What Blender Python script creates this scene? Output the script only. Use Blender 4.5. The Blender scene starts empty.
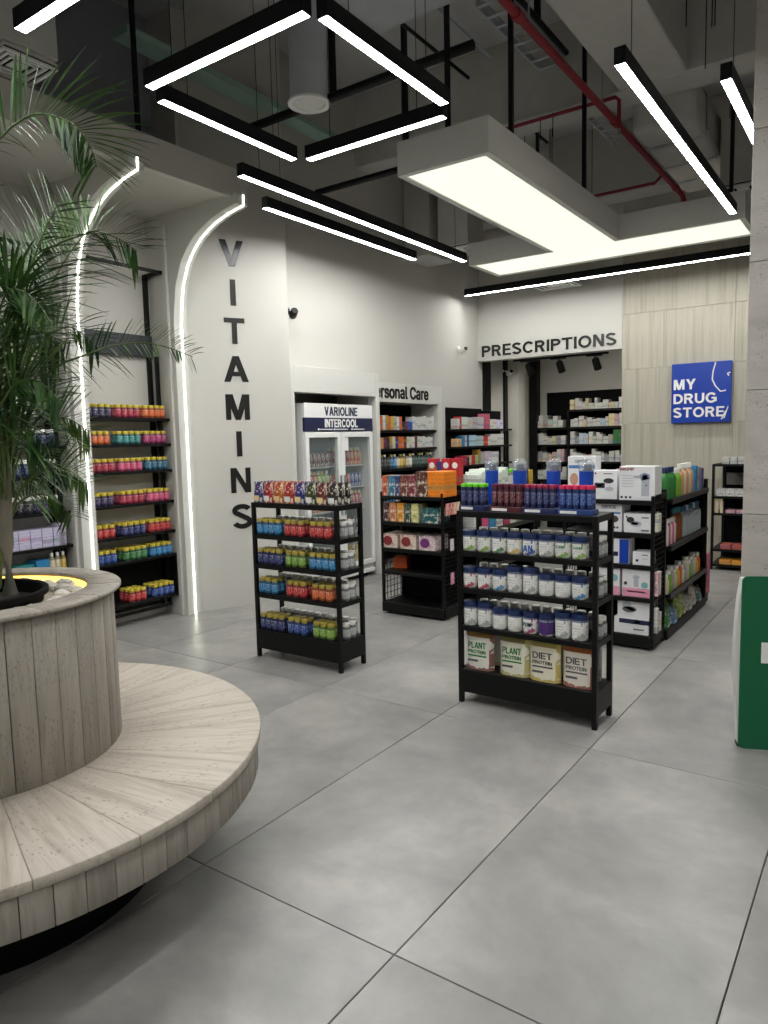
import bpy, bmesh, math, random
from mathutils import Vector, Matrix
random.seed(7)
SC = bpy.context.scene
COL = SC.collection
R = math.radians

# ------------------------------------------------------------------ camera, world, exposure
cam_d = bpy.data.cameras.new('camera'); cam = bpy.data.objects.new('camera', cam_d); COL.objects.link(cam)
cam_d.sensor_fit = 'VERTICAL'; cam_d.sensor_height = 36.0; cam_d.lens = 36.0 * 721.79 / 1024.0
cam_d.clip_start = 0.05
yaw, pit, rol = 0.615202, 0.101056, -0.023034
F = Vector((-math.sin(yaw) * math.cos(pit), math.cos(yaw) * math.cos(pit), -math.sin(pit)))
Rt = Vector((math.cos(yaw), math.sin(yaw), 0)); Up = Rt.cross(F)
R2 = math.cos(rol) * Rt + math.sin(rol) * Up; U2 = -math.sin(rol) * Rt + math.cos(rol) * Up
M = Matrix((R2, U2, -F)).transposed().to_4x4(); M.translation = (0, 0, 1.45)
cam.matrix_world = M
SC.camera = cam
SC.view_settings.view_transform = 'Standard'; SC.view_settings.look = 'None'
SC.view_settings.gamma = 1.0; SC.view_settings.use_curve_mapping = False
SC.view_settings.exposure = 0.9
W = bpy.data.worlds.new('room_world'); SC.world = W; W.use_nodes = True
W.node_tree.nodes['Background'].inputs[0].default_value = (0.5, 0.55, 0.6, 1)
W.node_tree.nodes['Background'].inputs[1].default_value = 0.0
BAR_POWER = 36.0
PANEL_POWER = 0.50
LED_POWER = 4.2

# ------------------------------------------------------------------ materials
def srgb(r, g, b):
    def c(u):
        u /= 255.0
        return u / 12.92 if u <= 0.04045 else ((u + 0.055) / 1.055) ** 2.4
    return (c(r), c(g), c(b), 1.0)

class NT:
    def __init__(s, name):
        s.m = bpy.data.materials.new(name); s.m.use_nodes = True
        s.t = s.m.node_tree; s.b = s.t.nodes['Principled BSDF']; s.out = s.t.nodes['Material Output']
    def n(s, typ, **kw):
        x = s.t.nodes.new(typ)
        for k, v in kw.items(): setattr(x, k, v)
        return x
    def l(s, a, b): s.t.links.new(a, b)
    def math(s, op, a, b=None, c=None, clamp=False):
        x = s.n('ShaderNodeMath', operation=op, use_clamp=clamp)
        for i, v in enumerate((a, b, c)):
            if v is None: continue
            if isinstance(v, (int, float)): x.inputs[i].default_value = v
            else: s.l(v, x.inputs[i])
        return x.outputs[0]
    def mix(s, fac, a, b, blend='MIX'):
        x = s.n('ShaderNodeMix', data_type='RGBA', blend_type=blend)
        for i, v in ((0, fac), (6, a), (7, b)):
            if isinstance(v, (int, float)): x.inputs[i].default_value = v
            elif isinstance(v, tuple): x.inputs[i].default_value = v
            else: s.l(v, x.inputs[i])
        return x.outputs[2]
    def ramp(s, fac, stops, interp='LINEAR'):
        x = s.n('ShaderNodeValToRGB'); x.color_ramp.interpolation = interp
        e = x.color_ramp.elements
        while len(e) < len(stops): e.new(0.5)
        for el, (p, c) in zip(e, stops): el.position = p; el.color = c
        s.l(fac, x.inputs[0]); return x.outputs[0]
    def coord(s, which='Object', scale=(1, 1, 1), rot=(0, 0, 0)):
        tc = s.n('ShaderNodeTexCoord'); mp = s.n('ShaderNodeMapping')
        mp.inputs['Scale'].default_value = scale; mp.inputs['Rotation'].default_value = rot
        s.l(tc.outputs[which], mp.inputs[0]); return mp.outputs[0]
    def noise(s, co, scale, detail=4, rough=0.55, dist=0.0):
        x = s.n('ShaderNodeTexNoise'); x.inputs['Scale'].default_value = scale
        x.inputs['Detail'].default_value = detail; x.inputs['Roughness'].default_value = rough
        x.inputs['Distortion'].default_value = dist
        s.l(co, x.inputs['Vector']); return x.outputs['Fac']
    def bump(s, h, strength=0.2, dist=0.01):
        x = s.n('ShaderNodeBump'); x.inputs['Strength'].default_value = strength; x.inputs['Distance'].default_value = dist
        s.l(h, x.inputs['Height']); s.l(x.outputs[0], s.b.inputs['Normal'])
    def base(s, c):
        if isinstance(c, tuple): s.b.inputs['Base Color'].default_value = c
        else: s.l(c, s.b.inputs['Base Color'])
    def set(s, rough=0.5, metal=0.0, spec=None, trans=None, alpha=None, ior=None):
        s.b.inputs['Roughness'].default_value = rough; s.b.inputs['Metallic'].default_value = metal
        if spec is not None: s.b.inputs['Specular IOR Level'].default_value = spec
        if trans is not None: s.b.inputs['Transmission Weight'].default_value = trans
        if alpha is not None: s.b.inputs['Alpha'].default_value = alpha
        if ior is not None: s.b.inputs['IOR'].default_value = ior
        return s.m

MATS = {}
def plain(name, rgb, rough=0.5, metal=0.0, spec=None, vary=0.06, scale=40):
    if name in MATS: return MATS[name]
    n = NT(name); c = srgb(*rgb)
    f = n.noise(n.coord('Object'), scale, 3)
    dk = tuple(x * (1 - vary) for x in c[:3]) + (1,); lt = tuple(min(1, x * (1 + vary)) for x in c[:3]) + (1,)
    n.base(n.mix(f, dk, lt)); MATS[name] = n.set(rough, metal, spec); return MATS[name]
def emis(name, rgb, power):
    if name in MATS: return MATS[name]
    n = NT(name); n.base((0.8, 0.8, 0.8, 1))
    n.b.inputs['Emission Color'].default_value = srgb(*rgb); n.b.inputs['Emission Strength'].default_value = power
    MATS[name] = n.set(0.4); return MATS[name]

def mk_paint(name, rgb, rough=0.6):
    n = NT(name); c = srgb(*rgb); co = n.coord('Object')
    f = n.noise(co, 1.3, 4); n.base(n.mix(f, tuple(x * .95 for x in c[:3]) + (1,), tuple(min(1, x * 1.03) for x in c[:3]) + (1,)))
    n.bump(n.noise(co, 160, 2), 0.05, 0.002); return n.set(rough, spec=0.35)
WALL = mk_paint('warm_white_paint', (197, 195, 188))
WALL2 = mk_paint('white_laminate', (206, 205, 199), 0.35)
DARKW = mk_paint('dark_grey_paint', (150, 153, 162))

def mk_concrete(name, a, b):
    n = NT(name); co = n.coord('Object')
    f = n.noise(co, 0.9, 6, .6); g = n.noise(co, 9, 5, .6)
    c = n.mix(f, srgb(*a), srgb(*b)); c = n.mix(n.math('MULTIPLY', g, .25), c, srgb(110, 110, 108))
    n.base(c); n.bump(g, 0.25, 0.01); return n.set(0.85, spec=.2)
CONC = mk_concrete('raw_concrete', (196, 196, 192), (214, 213, 208))
CONC_D = mk_concrete('dark_concrete_soffit', (184, 185, 186), (204, 204, 203))
DUCT = mk_concrete('galvanised_duct', (182, 187, 196), (198, 202, 208))

def mk_floor():
    n = NT('grey_porcelain_tile'); co = n.coord('Object')
    oi = n.n('ShaderNodeObjectInfo')
    ad = n.n('ShaderNodeVectorMath', operation='ADD'); n.l(co, ad.inputs[0])
    mu = n.n('ShaderNodeVectorMath', operation='SCALE'); mu.inputs[0].default_value = (37, 19, 5); n.l(oi.outputs['Random'], mu.inputs['Scale'])
    n.l(mu.outputs[0], ad.inputs[1]); co = ad.outputs[0]
    f = n.noise(co, 2.0, 7, .6, .25); g = n.noise(co, 11, 6, .65, .2); h = n.noise(co, 60, 2)
    c = n.ramp(f, [(.3, srgb(124, 123, 120)), (.5, srgb(147, 145, 141)), (.7, srgb(170, 167, 161))])
    c = n.mix(n.math('MULTIPLY', n.math('SUBTRACT', g, .35, clamp=True), .55), c, srgb(124, 125, 126))
    hh = n.math('MULTIPLY', n.math('SUBTRACT', oi.outputs['Random'], .5), .12)
    hs = n.n('ShaderNodeHueSaturation'); n.l(c, hs.inputs['Color']); n.l(n.math('ADD', 1.0, hh), hs.inputs['Value'])
    n.base(hs.outputs[0])
    n.l(n.math('ADD', .22, n.math('MULTIPLY', g, .22)), n.b.inputs['Roughness'])
    n.bump(h, .04, .001); m = n.set(.36, spec=.45)
    return m
FLOOR = mk_floor()
GROUT = plain('dark_grout', (70, 69, 67), .9)

def mk_trav(name, stops, axis, freq=9, rough=0.5, pit=0.5, spread=(41, 23, 17), stretch=.07, vary=.12):
    n = NT(name); sc = [freq] * 3; sc[axis] = freq * stretch
    co = n.coord('Object', tuple(sc)); oi = n.n('ShaderNodeObjectInfo')
    mu = n.n('ShaderNodeVectorMath', operation='SCALE'); mu.inputs[0].default_value = spread; n.l(oi.outputs['Random'], mu.inputs['Scale'])
    ad = n.n('ShaderNodeVectorMath', operation='ADD'); n.l(co, ad.inputs[0]); n.l(mu.outputs[0], ad.inputs[1]); co = ad.outputs[0]
    f = n.noise(co, 1.0, 6, .62, .5); g = n.noise(co, 4.5, 4, .6)
    c = n.ramp(n.math('ADD', n.math('MULTIPLY', f, .75), n.math('MULTIPLY', g, .25)), stops)
    sp = n.coord('Object', tuple(70 if i == axis else 170 for i in range(3)))
    v = n.noise(sp, 1.0, 3, .12); patch = n.noise(n.coord('Object', (3, 3, 3)), 1.3, 2)
    pitm = n.math('MULTIPLY', n.math('GREATER_THAN', v, .68), n.math('GREATER_THAN', patch, .48))
    c = n.mix(n.math('MULTIPLY', pitm, pit), c, srgb(92, 84, 74))
    hs = n.n('ShaderNodeHueSaturation'); n.l(c, hs.inputs['Color'])
    n.l(n.math('ADD', 1 - vary / 2, n.math('MULTIPLY', oi.outputs['Random'], vary)), hs.inputs['Value'])
    n.base(hs.outputs[0]); n.bump(n.math('SUBTRACT', g, n.math('MULTIPLY', pitm, 1.2)), .18, .004)
    return n.set(rough, spec=.35)
T_LT = [(.30, srgb(142, 132, 119)), (.42, srgb(170, 161, 148)), (.55, srgb(186, 178, 166)), (.66, srgb(164, 153, 139)), (.78, srgb(178, 169, 156))]
T_GR = [(.30, srgb(118, 111, 102)), (.42, srgb(142, 135, 126)), (.55, srgb(158, 151, 142)), (.66, srgb(136, 128, 118)), (.78, srgb(150, 143, 133))]
T_WL = [(.30, srgb(152, 146, 132)), (.42, srgb(172, 166, 150)), (.55, srgb(186, 181, 166)), (.66, srgb(164, 157, 141)), (.78, srgb(180, 174, 158))]
TRAV_TOP = mk_trav('travertine_seat', T_LT, 0, 20, .5, .4, stretch=.07, vary=.07)
TRAV_STAVE = mk_trav('travertine_stave', T_GR, 2, 15, .6, .4, stretch=.1, vary=.2)
TRAV_WALL = mk_trav('travertine_wall', T_WL, 2, 16, .6, .15, stretch=.03, vary=.03)
TRAV_PIL = mk_trav('travertine_pillar', [(.28, srgb(160, 155, 147)), (.45, srgb(178, 173, 166)), (.6, srgb(188, 184, 178)), (.78, srgb(168, 162, 154))], 0, 5, .6, .5, stretch=.3)

BLACK = plain('black_powder_coat', (10, 10, 11), .45, spec=.25)
BLACK2 = plain('matt_black', (11, 11, 12), .8, spec=.15)
DGREY = plain('charcoal_profile', (17, 18, 22), .5, spec=.25)
WHITE = plain('white_plastic', (232, 232, 230), .4)
OFFW = plain('offwhite_metal', (214, 214, 210), .4)
YEL = plain('yellow_lid', (204, 184, 62), .4)
OLIVE = plain('olive_gold_lid', (176, 158, 66), .4)
NAVY = plain('navy_lid', (20, 40, 84), .4)
WLID = plain('white_lid', (226, 226, 220), .45)
LIME = plain('lime_cap', (112, 206, 42), .4)
PINKC = plain('pink_cap', (214, 44, 92), .4)
MAROON = plain('maroon_cap', (92, 30, 54), .4)
TEAL = plain('teal_cap', (40, 120, 130), .4)
NAVYP = plain('navy_print', (22, 30, 66), .45)
INK = plain('black_letter', (20, 20, 20), .25, spec=.6)
WHINK = plain('white_letter', (238, 238, 236), .5)
GREYINK = plain('grey_ink', (92, 92, 96), .6)
GREENINK = plain('green_ink', (52, 128, 72), .6)
REDINK = plain('dark_red_ink', (132, 40, 44), .6)
BLUEINK = plain('blue_ink', (36, 96, 176), .5)
STEEL = plain('brushed_steel', (170, 172, 176), .35, .9)
REDP = plain('red_sprinkler_pipe', (140, 32, 46), .5)
SIGNB = plain('royal_blue_acrylic', (22, 62, 166), .25, spec=.6)
GREEN = plain('dark_green_board', (0, 96, 58), .7)
SOIL = plain('dark_soil', (34, 28, 24), .95, scale=90)
PEBBLE = plain('pale_pebble', (196, 192, 184), .8, vary=.15, scale=25)
PEBBLEB = plain('sand_bed', (196, 186, 168), .9, scale=120)
BAR_E = emis('bar_diffuser', (251, 251, 249), BAR_POWER)
PANEL_E = emis('lightbox_diffuser', (248, 250, 228), PANEL_POWER)
LED_E = emis('led_strip', (242, 250, 226), LED_POWER)
GLOW_E = emis('warm_led', (255, 200, 70), 1.6)
SPOT_E = emis('spot_lens', (255, 250, 240), 160.0)

def mk_glass(name, rgb, alpha, rough=.03):
    n = NT(name); n.base(srgb(*rgb)); return n.set(rough, spec=.5, alpha=alpha)
GLASS = mk_glass('fridge_glass', (150, 165, 165), .16)
CLEAR = mk_glass('clear_plastic', (200, 210, 216), .28, .1)
CLEARB = mk_glass('tinted_bottle', (190, 200, 204), .7, .15)

def fake_print(n, co_name='Generated', vert=2):
    """rows of fine unreadable print: horizontal lines broken by noise"""
    tc = n.n('ShaderNodeTexCoord'); sp = n.n('ShaderNodeSeparateXYZ'); n.l(tc.outputs[co_name], sp.inputs[0])
    return tc, sp

def mk_jar():
    n = NT('coloured_jar_print'); oi = n.n('ShaderNodeObjectInfo'); tc, sp = fake_print(n)
    z = sp.outputs[2]; y = sp.outputs[1]; x = sp.outputs[0]
    band = n.math('MULTIPLY', n.math('GREATER_THAN', z, .22), n.math('LESS_THAN', z, .78))
    nz = n.noise(n.coord('Generated', (9, 9, 5)), 1.0, 3)
    ink = n.math('MULTIPLY', n.math('GREATER_THAN', nz, .56), band)
    dark = n.mix(.62, oi.outputs['Color'], (0.01, 0.01, 0.02, 1)); lt = n.mix(.5, oi.outputs['Color'], (.85, .85, .85, 1))
    c = n.mix(band, dark, oi.outputs['Color']); c = n.mix(n.math('MULTIPLY', ink, .75), c, lt)
    n.base(c); return n.set(.35)
JAR = mk_jar()

def mk_tub():
    n = NT('white_tub_print'); oi = n.n('ShaderNodeObjectInfo'); tc, sp = fake_print(n)
    z = sp.outputs[2]; x = sp.outputs[0]
    top = n.math('GREATER_THAN', z, .86)
    rows = n.math('GREATER_THAN', n.math('SINE', n.math('MULTIPLY', z, 46.0)), .35)
    mid = n.math('MULTIPLY', n.math('GREATER_THAN', z, .3), n.math('LESS_THAN', z, .72))
    nz = n.math('GREATER_THAN', n.noise(n.coord('Generated', (26, 4, 10)), 1.0, 1), .5)
    xr = n.math('MULTIPLY', n.math('GREATER_THAN', x, .18), n.math('LESS_THAN', x, .66))
    ink = n.math('MULTIPLY', n.math('MULTIPLY', rows, mid), n.math('MULTIPLY', nz, xr))
    art = n.math('MULTIPLY', n.math('GREATER_THAN', n.noise(n.coord('Generated', (3, 3, 3.2)), 1.0, 2), .53),
                 n.math('MAXIMUM', n.math('GREATER_THAN', x, .7), n.math('LESS_THAN', z, .26)))
    c = n.mix(n.math('MULTIPLY', art, .9), srgb(226, 226, 222), oi.outputs['Color'])
    c = n.mix(n.math('MULTIPLY', ink, .7), c, srgb(60, 66, 80)); c = n.mix(n.math('MULTIPLY', top, .8), c, srgb(40, 60, 110))
    n.base(c); return n.set(.4)
TUB = mk_tub()

def mk_carton():
    n = NT('printed_carton'); oi = n.n('ShaderNodeObjectInfo'); tc, sp = fake_print(n)
    z = sp.outputs[2]; rnd = oi.outputs['Random']
    acc = n.ramp(rnd, [(0, srgb(60, 110, 180)), (.16, srgb(190, 60, 60)), (.3, srgb(110, 170, 190)), (.45, srgb(210, 170, 70)), (.58, srgb(60, 130, 90)), (.72, srgb(130, 90, 150)), (.86, srgb(70, 76, 92))], 'CONSTANT')
    lo = n.math('MULTIPLY', n.math('FRACT', n.math('MULTIPLY', rnd, 7.3)), .6)
    band = n.math('MULTIPLY', n.math('GREATER_THAN', z, lo), n.math('LESS_THAN', z, n.math('ADD', lo, .2)))
    rows = n.math('GREATER_THAN', n.math('SINE', n.math('MULTIPLY', z, 38.0)), .45)
    nz = n.math('GREATER_THAN', n.noise(n.coord('Generated', (16, 16, 7)), 1.0, 1), .52)
    c = n.mix(n.math('MULTIPLY', band, .38), oi.outputs['Color'], acc)
    c = n.mix(n.math('MULTIPLY', n.math('MULTIPLY', rows, nz), .4), c, srgb(52, 54, 62))
    n.base(c); return n.set(.5)
CARTON = mk_carton()

def mk_busy():
    n = NT('busy_pack_print'); oi = n.n('ShaderNodeObjectInfo')
    co = n.coord('Generated', (3, 3, 4)); f = n.noise(co, 1.2, 4, .6, .4)
    lt = n.mix(.62, oi.outputs['Color'], (.9, .84, .7, 1)); dk = n.mix(.6, oi.outputs['Color'], (.02, .02, .03, 1))
    c = n.mix(n.math('GREATER_THAN', f, .56), oi.outputs['Color'], lt); c = n.mix(n.math('LESS_THAN', f, .41), c, dk)
    n.base(c); return n.set(.35)
BUSY = mk_busy()

def mk_white():
    n = NT('white_bottle_plastic'); oi = n.n('ShaderNodeObjectInfo'); n.base(oi.outputs['Color']); return n.set(.4)
OCOL = mk_white()

def mk_leaf():
    n = NT('palm_leaf'); oi = n.n('ShaderNodeObjectInfo'); f = n.noise(n.coord('Object'), 6, 3)
    c = n.ramp(f, [(.3, srgb(26, 54, 24)), (.5, srgb(46, 82, 30)), (.72, srgb(92, 122, 48))])
    n.base(c); n.set(.5, spec=.3); n.b.inputs['Subsurface Weight'].default_value = 0.0
    return n.m
LEAF = mk_leaf()
STEM = plain('palm_stem', (78, 98, 52), .6, vary=.25, scale=30)
TRUNK = plain('palm_trunk', (112, 110, 100), .7, vary=.2, scale=35)

# ------------------------------------------------------------------ mesh helpers
class MB:
    def __init__(s): s.v = []; s.f = []
    def add(s, vs, fs):
        o = len(s.v); s.v += [tuple(v) for v in vs]; s.f += [tuple(i + o for i in f) for f in fs]; return s
    def box(s, x0, x1, y0, y1, z0, z1):
        return s.add([(x0, y0, z0), (x1, y0, z0), (x1, y1, z0), (x0, y1, z0), (x0, y0, z1), (x1, y0, z1), (x1, y1, z1), (x0, y1, z1)],
                     [(0, 3, 2, 1), (4, 5, 6, 7), (0, 1, 5, 4), (1, 2, 6, 5), (2, 3, 7, 6), (3, 0, 4, 7)])
    def prism(s, poly, z0, z1):
        n = len(poly)
        return s.add([(x, y, z0) for x, y in poly] + [(x, y, z1) for x, y in poly],
                     [tuple(range(n - 1, -1, -1)), tuple(range(n, 2 * n))] + [(i, (i + 1) % n, (i + 1) % n + n, i + n) for i in range(n)])
    def lathe(s, prof, seg=16, c=(0, 0), ring=False):
        vs = []; fs = []; n = len(prof)
        for k in range(seg):
            a = 2 * math.pi * k / seg
            for r, z in prof: vs.append((c[0] + r * math.cos(a), c[1] + r * math.sin(a), z))
        for k in range(seg):
            k2 = (k + 1) % seg
            for i in range(n if ring else n - 1): fs.append((k * n + i, k2 * n + i, k2 * n + (i + 1) % n, k * n + (i + 1) % n))
        if ring: return s.add(vs, fs)
        if prof[0][0] > 1e-6: fs.append(tuple(k * n for k in range(seg - 1, -1, -1)))
        if prof[-1][0] > 1e-6: fs.append(tuple(k * n + n - 1 for k in range(seg)))
        return s.add(vs, fs)
    def tube(s, pts, r, seg=8, r1=None):
        pts = [Vector(p) for p in pts]; n = len(pts); vs = []; fs = []
        for i, p in enumerate(pts):
            d = (pts[min(i + 1, n - 1)] - pts[max(i - 1, 0)]).normalized()
            a = d.cross(Vector((0, 0, 1)))
            if a.length < 1e-3: a = d.cross(Vector((1, 0, 0)))
            a.normalize(); b = d.cross(a); rr = r if r1 is None else r + (r1 - r) * i / (n - 1)
            for k in range(seg):
                t = 2 * math.pi * k / seg; vs.append(p + a * rr * math.cos(t) + b * rr * math.sin(t))
        for i in range(n - 1):
            for k in range(seg): fs.append((i * seg + k, i * seg + (k + 1) % seg, (i + 1) * seg + (k + 1) % seg, (i + 1) * seg + k))
        fs.append(tuple(range(seg - 1, -1, -1))); fs.append(tuple((n - 1) * seg + k for k in range(seg)))
        return s.add(vs, fs)
    def mesh(s, name, mat, bevel=0.0, smooth=None, seg=1):
        me = bpy.data.meshes.new(name); me.from_pydata(s.v, [], s.f); me.update()
        bm = bmesh.new(); bm.from_mesh(me)
        bmesh.ops.remove_doubles(bm, verts=bm.verts, dist=1e-6)
        bmesh.ops.recalc_face_normals(bm, faces=bm.faces)
        if bevel > 0:
            es = [e for e in bm.edges if len(e.link_faces) == 2 and e.calc_face_angle(0) > .6]
            bmesh.ops.bevel(bm, geom=es, offset=bevel, segments=seg, affect='EDGES', profile=.5)
        bm.to_mesh(me); bm.free()
        if smooth is not None:
            me.polygons.foreach_set('use_smooth', [True] * len(me.polygons)); me.set_sharp_from_angle(angle=R(smooth))
        if mat is not None: me.materials.append(mat)
        return me

LABELS = {}
def tag(o, label, cat, group=None, kind=None):
    w = len(label.split())
    if not 4 <= w <= 16: print('LABEL LENGTH', w, label)
    if label in LABELS and (group is None or LABELS[label] != group): print('LABEL CLASH', label)
    LABELS[label] = group
    o['label'] = label; o['category'] = cat
    if group: o['group'] = group
    if kind: o['kind'] = kind
    return o
def ob(name, me, parent=None, loc=(0, 0, 0), rotz=0.0, scale=None, color=None):
    o = bpy.data.objects.new(name, me); COL.objects.link(o); o.location = loc; o.rotation_euler = (0, 0, rotz)
    if scale: o.scale = scale
    if color: o.color = color
    if parent: o.parent = parent
    return o
def empty(name, loc=(0, 0, 0), rotz=0.0): 
    o = ob(name, None, None, loc, rotz); o.empty_display_size = .05; return o
def struct(name, me, parent=None):
    o = ob(name, me, parent)
    if not parent: o['kind'] = 'structure'
    return o
def rel(p, o): return (p[0] - o[0], p[1] - o[1], p[2] - o[2])

try:
    import os
    FONT = bpy.data.fonts.load(os.path.join(bpy.utils.resource_path('LOCAL'), 'datafiles', 'fonts', 'Inter.woff2'))
except Exception as ex:
    FONT = None; print('builtin font', ex)
def glyphs(body):
    cu = bpy.data.curves.new('txt', 'FONT'); cu.body = body; cu.size = 1.0
    if FONT: cu.font = FONT
    cu.extrude = .5; cu.resolution_u = 3
    t = bpy.data.objects.new('txt', cu); COL.objects.link(t); bpy.context.view_layer.update()
    me = bpy.data.meshes.new_from_object(t.evaluated_get(bpy.context.evaluated_depsgraph_get()))
    bpy.data.objects.remove(t); bpy.data.curves.remove(cu)
    V = [tuple(v.co) for v in me.vertices]; P = [tuple(p.vertices) for p in me.polygons]
    bpy.data.meshes.remove(me); return V, P
def cap_shapes(ch, t):
    """bold sans capital in a unit-height box: list of flat polygons and quad strips, plus its width"""
    rc = lambda x0, z0, x1, z1: [(x0, z0), (x1, z0), (x1, z1), (x0, z1)]
    def arc(cx, cz, rx, rz, a0, a1, n=14):
        return [[(cx + (rx - d) * math.cos(R(a0 + (a1 - a0) * k / n)), cz + (rz - d) * math.sin(R(a0 + (a1 - a0) * k / n))) for k in range(n + 1)] for d in (0, t)]
    def strip(o): return [[o[0][k], o[0][k + 1], o[1][k + 1], o[1][k]] for k in range(len(o[0]) - 1)]
    def stroke(pts):
        L = [[], []]
        for k, p in enumerate(pts):
            a, b = pts[max(k - 1, 0)], pts[min(k + 1, len(pts) - 1)]; dx, dz = b[0] - a[0], b[1] - a[1]; l = math.hypot(dx, dz)
            for q, sg_ in ((0, 1), (1, -1)): L[q].append((p[0] - sg_ * dz / l * t / 2, p[1] + sg_ * dx / l * t / 2))
        return strip(L)
    u = t * 1.12
    if ch == 'I': return [rc(0, 0, t, 1)], t
    if ch == 'T': return [rc(.39 - t / 2, 0, .39 + t / 2, 1), rc(0, 1 - t * .92, .78, 1)], .78
    if ch == 'L': return [rc(0, 0, t, 1), rc(0, 0, .62, t * .92)], .62
    if ch == 'E': return [rc(0, 0, t, 1), rc(0, 0, .67, t * .9), rc(0, .5 - t * .42, .61, .5 + t * .42), rc(0, 1 - t * .9, .66, 1)], .67
    if ch == 'Z': return [rc(0, 0, .7, t * .9), rc(0, 1 - t * .9, .7, 1), [(0, t * .5), (u * 1.2, t * .5), (.7, 1 - t * .5), (.7 - u * 1.2, 1 - t * .5)]], .7
    if ch == 'V': return [[(0, 1), (u, 1), (.41 + u * .45, 0), (.41 - u * .45, 0)], [(.82 - u, 1), (.82, 1), (.41 + u * .45, 0), (.41 - u * .45, 0)]], .82
    if ch == 'A': return [[(0, 0), (u, 0), (.44 + u * .5, 1), (.44 - u * .5, 1)], [(.88 - u, 0), (.88, 0), (.44 + u * .5, 1), (.44 - u * .5, 1)], rc(.2, .22, .68, .22 + t * .85)], .88
    if ch == 'M': return [rc(0, 0, t, 1), rc(.92 - t, 0, .92, 1), [(0, 1), (u * 1.25, 1), (.46 + u * .45, 0), (.46 - u * .45, 0)], [(.92 - u * 1.25, 1), (.92, 1), (.46 + u * .45, 0), (.46 - u * .45, 0)]], .92
    if ch == 'N': return [rc(0, 0, t, 1), rc(.78 - t, 0, .78, 1), [(0, 1), (u, 1), (.78, 0), (.78 - u, 0)]], .78
    if ch == 'Y': return [[(0, 1), (u * 1.08, 1), (.41 + t / 2, .38), (.41 - t / 2, .38)], [(.82 - u * 1.08, 1), (.82, 1), (.41 + t / 2, .38), (.41 - t / 2, .38)], rc(.41 - t / 2, 0, .41 + t / 2, .4)], .82
    if ch == 'O': return strip(arc(.48, .5, .48, .515, 0, 360, 28)), .96
    if ch == 'C': return strip(arc(.46, .5, .46, .515, 38, 322, 22)), .86
    if ch == 'G': return strip(arc(.47, .5, .47, .515, 38, 330, 22)) + [rc(.5, .38, .92, .38 + t * .85), rc(.92 - t, .12, .92, .45)], .92
    if ch == 'U': return [rc(0, .38, t, 1), rc(.8 - t, .38, .8, 1)] + strip(arc(.4, .385, .4, .4, 180, 360, 14)), .8
    if ch == 'D': return [rc(0, 0, t, 1), rc(0, 0, .38, t), rc(0, 1 - t, .38, 1)] + strip(arc(.36, .5, .46, .5, -90, 90, 14)), .82
    if ch in 'PR':
        o_ = [rc(0, 0, t, 1), rc(0, .4, .42, .4 + t), rc(0, 1 - t, .42, 1)] + strip(arc(.4, .7, .34, .3, -90, 90, 12))
        return (o_, .74) if ch == 'P' else (o_ + [[(.34, .46), (.34 + u, .46), (.8, 0), (.8 - u * 1.15, 0)]], .8)
    if ch == 'S':
        r_ = .5 - t / 2; P_ = [(.37 + (.37 - t / 2) * math.cos(R(a)), .745 + (.255 - t / 2 + .015) * math.sin(R(a))) for a in range(20, 226, 15)]
        P_ += [(.37 + (.38 - t / 2) * math.cos(R(a)), .27 + (.27 - t / 2 + .015) * math.sin(R(a))) for a in range(45, -166, -15)]
        return stroke(P_), .74
    raise KeyError(ch)
def text_mesh(body, w, h, mat, depth=.004, bold=.0):
    """text fitted to w x h metres, lying in local XZ, facing -Y, origin at lower-left"""
    if body.isupper():
        V, P, cx = [], [], 0.0; t = .2 if bold >= .015 else .15
        for ch in body:
            polys, cw = cap_shapes(ch, t)
            for q, pl_ in enumerate(polys):
                n = len(pl_); o_ = len(V); zf = .5 + .04 * (q % 7)
                V += [(x + cx, z, -.5) for x, z in pl_] + [(x + cx, z, zf) for x, z in pl_]
                P += [tuple(range(o_ + n, o_ + 2 * n)), tuple(range(o_ + n - 1, o_ - 1, -1))] + [(o_ + k, o_ + (k + 1) % n, o_ + (k + 1) % n + n, o_ + k + n) for k in range(n)]
            cx += cw + .11
    else:
        V, P = glyphs(body); VV = []; PP_ = []
        for k, (dx, dy) in enumerate(((-bold, -bold), (bold, -bold), (bold, bold), (-bold, bold), (0, 0)) if bold else ((0, 0),)):
            o_ = len(VV); VV += [(x + dx, y + dy, z + (k * .06 if z > 0 else 0)) for x, y, z in V]; PP_ += [tuple(i + o_ for i in p) for p in P]
        V, P = VV, PP_
    xs = [v[0] for v in V]; ys = [v[1] for v in V]; x0, x1, y0, y1 = min(xs), max(xs), min(ys), max(ys)
    me = bpy.data.meshes.new('lettering')
    me.from_pydata([((x - x0) / (x1 - x0) * w, -(z + .5) * depth, (y - y0) / (y1 - y0) * h) for x, y, z in V], [], P)
    bm = bmesh.new(); bm.from_mesh(me); bmesh.ops.recalc_face_normals(bm, faces=bm.faces); bm.to_mesh(me); bm.free()
    me.materials.append(mat); me.update(); return me
def ang(dx, dy): return math.atan2(dy, dx)
ORD = ['top', 'second', 'third', 'fourth', 'fifth', 'sixth', 'seventh', 'eighth']

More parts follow.
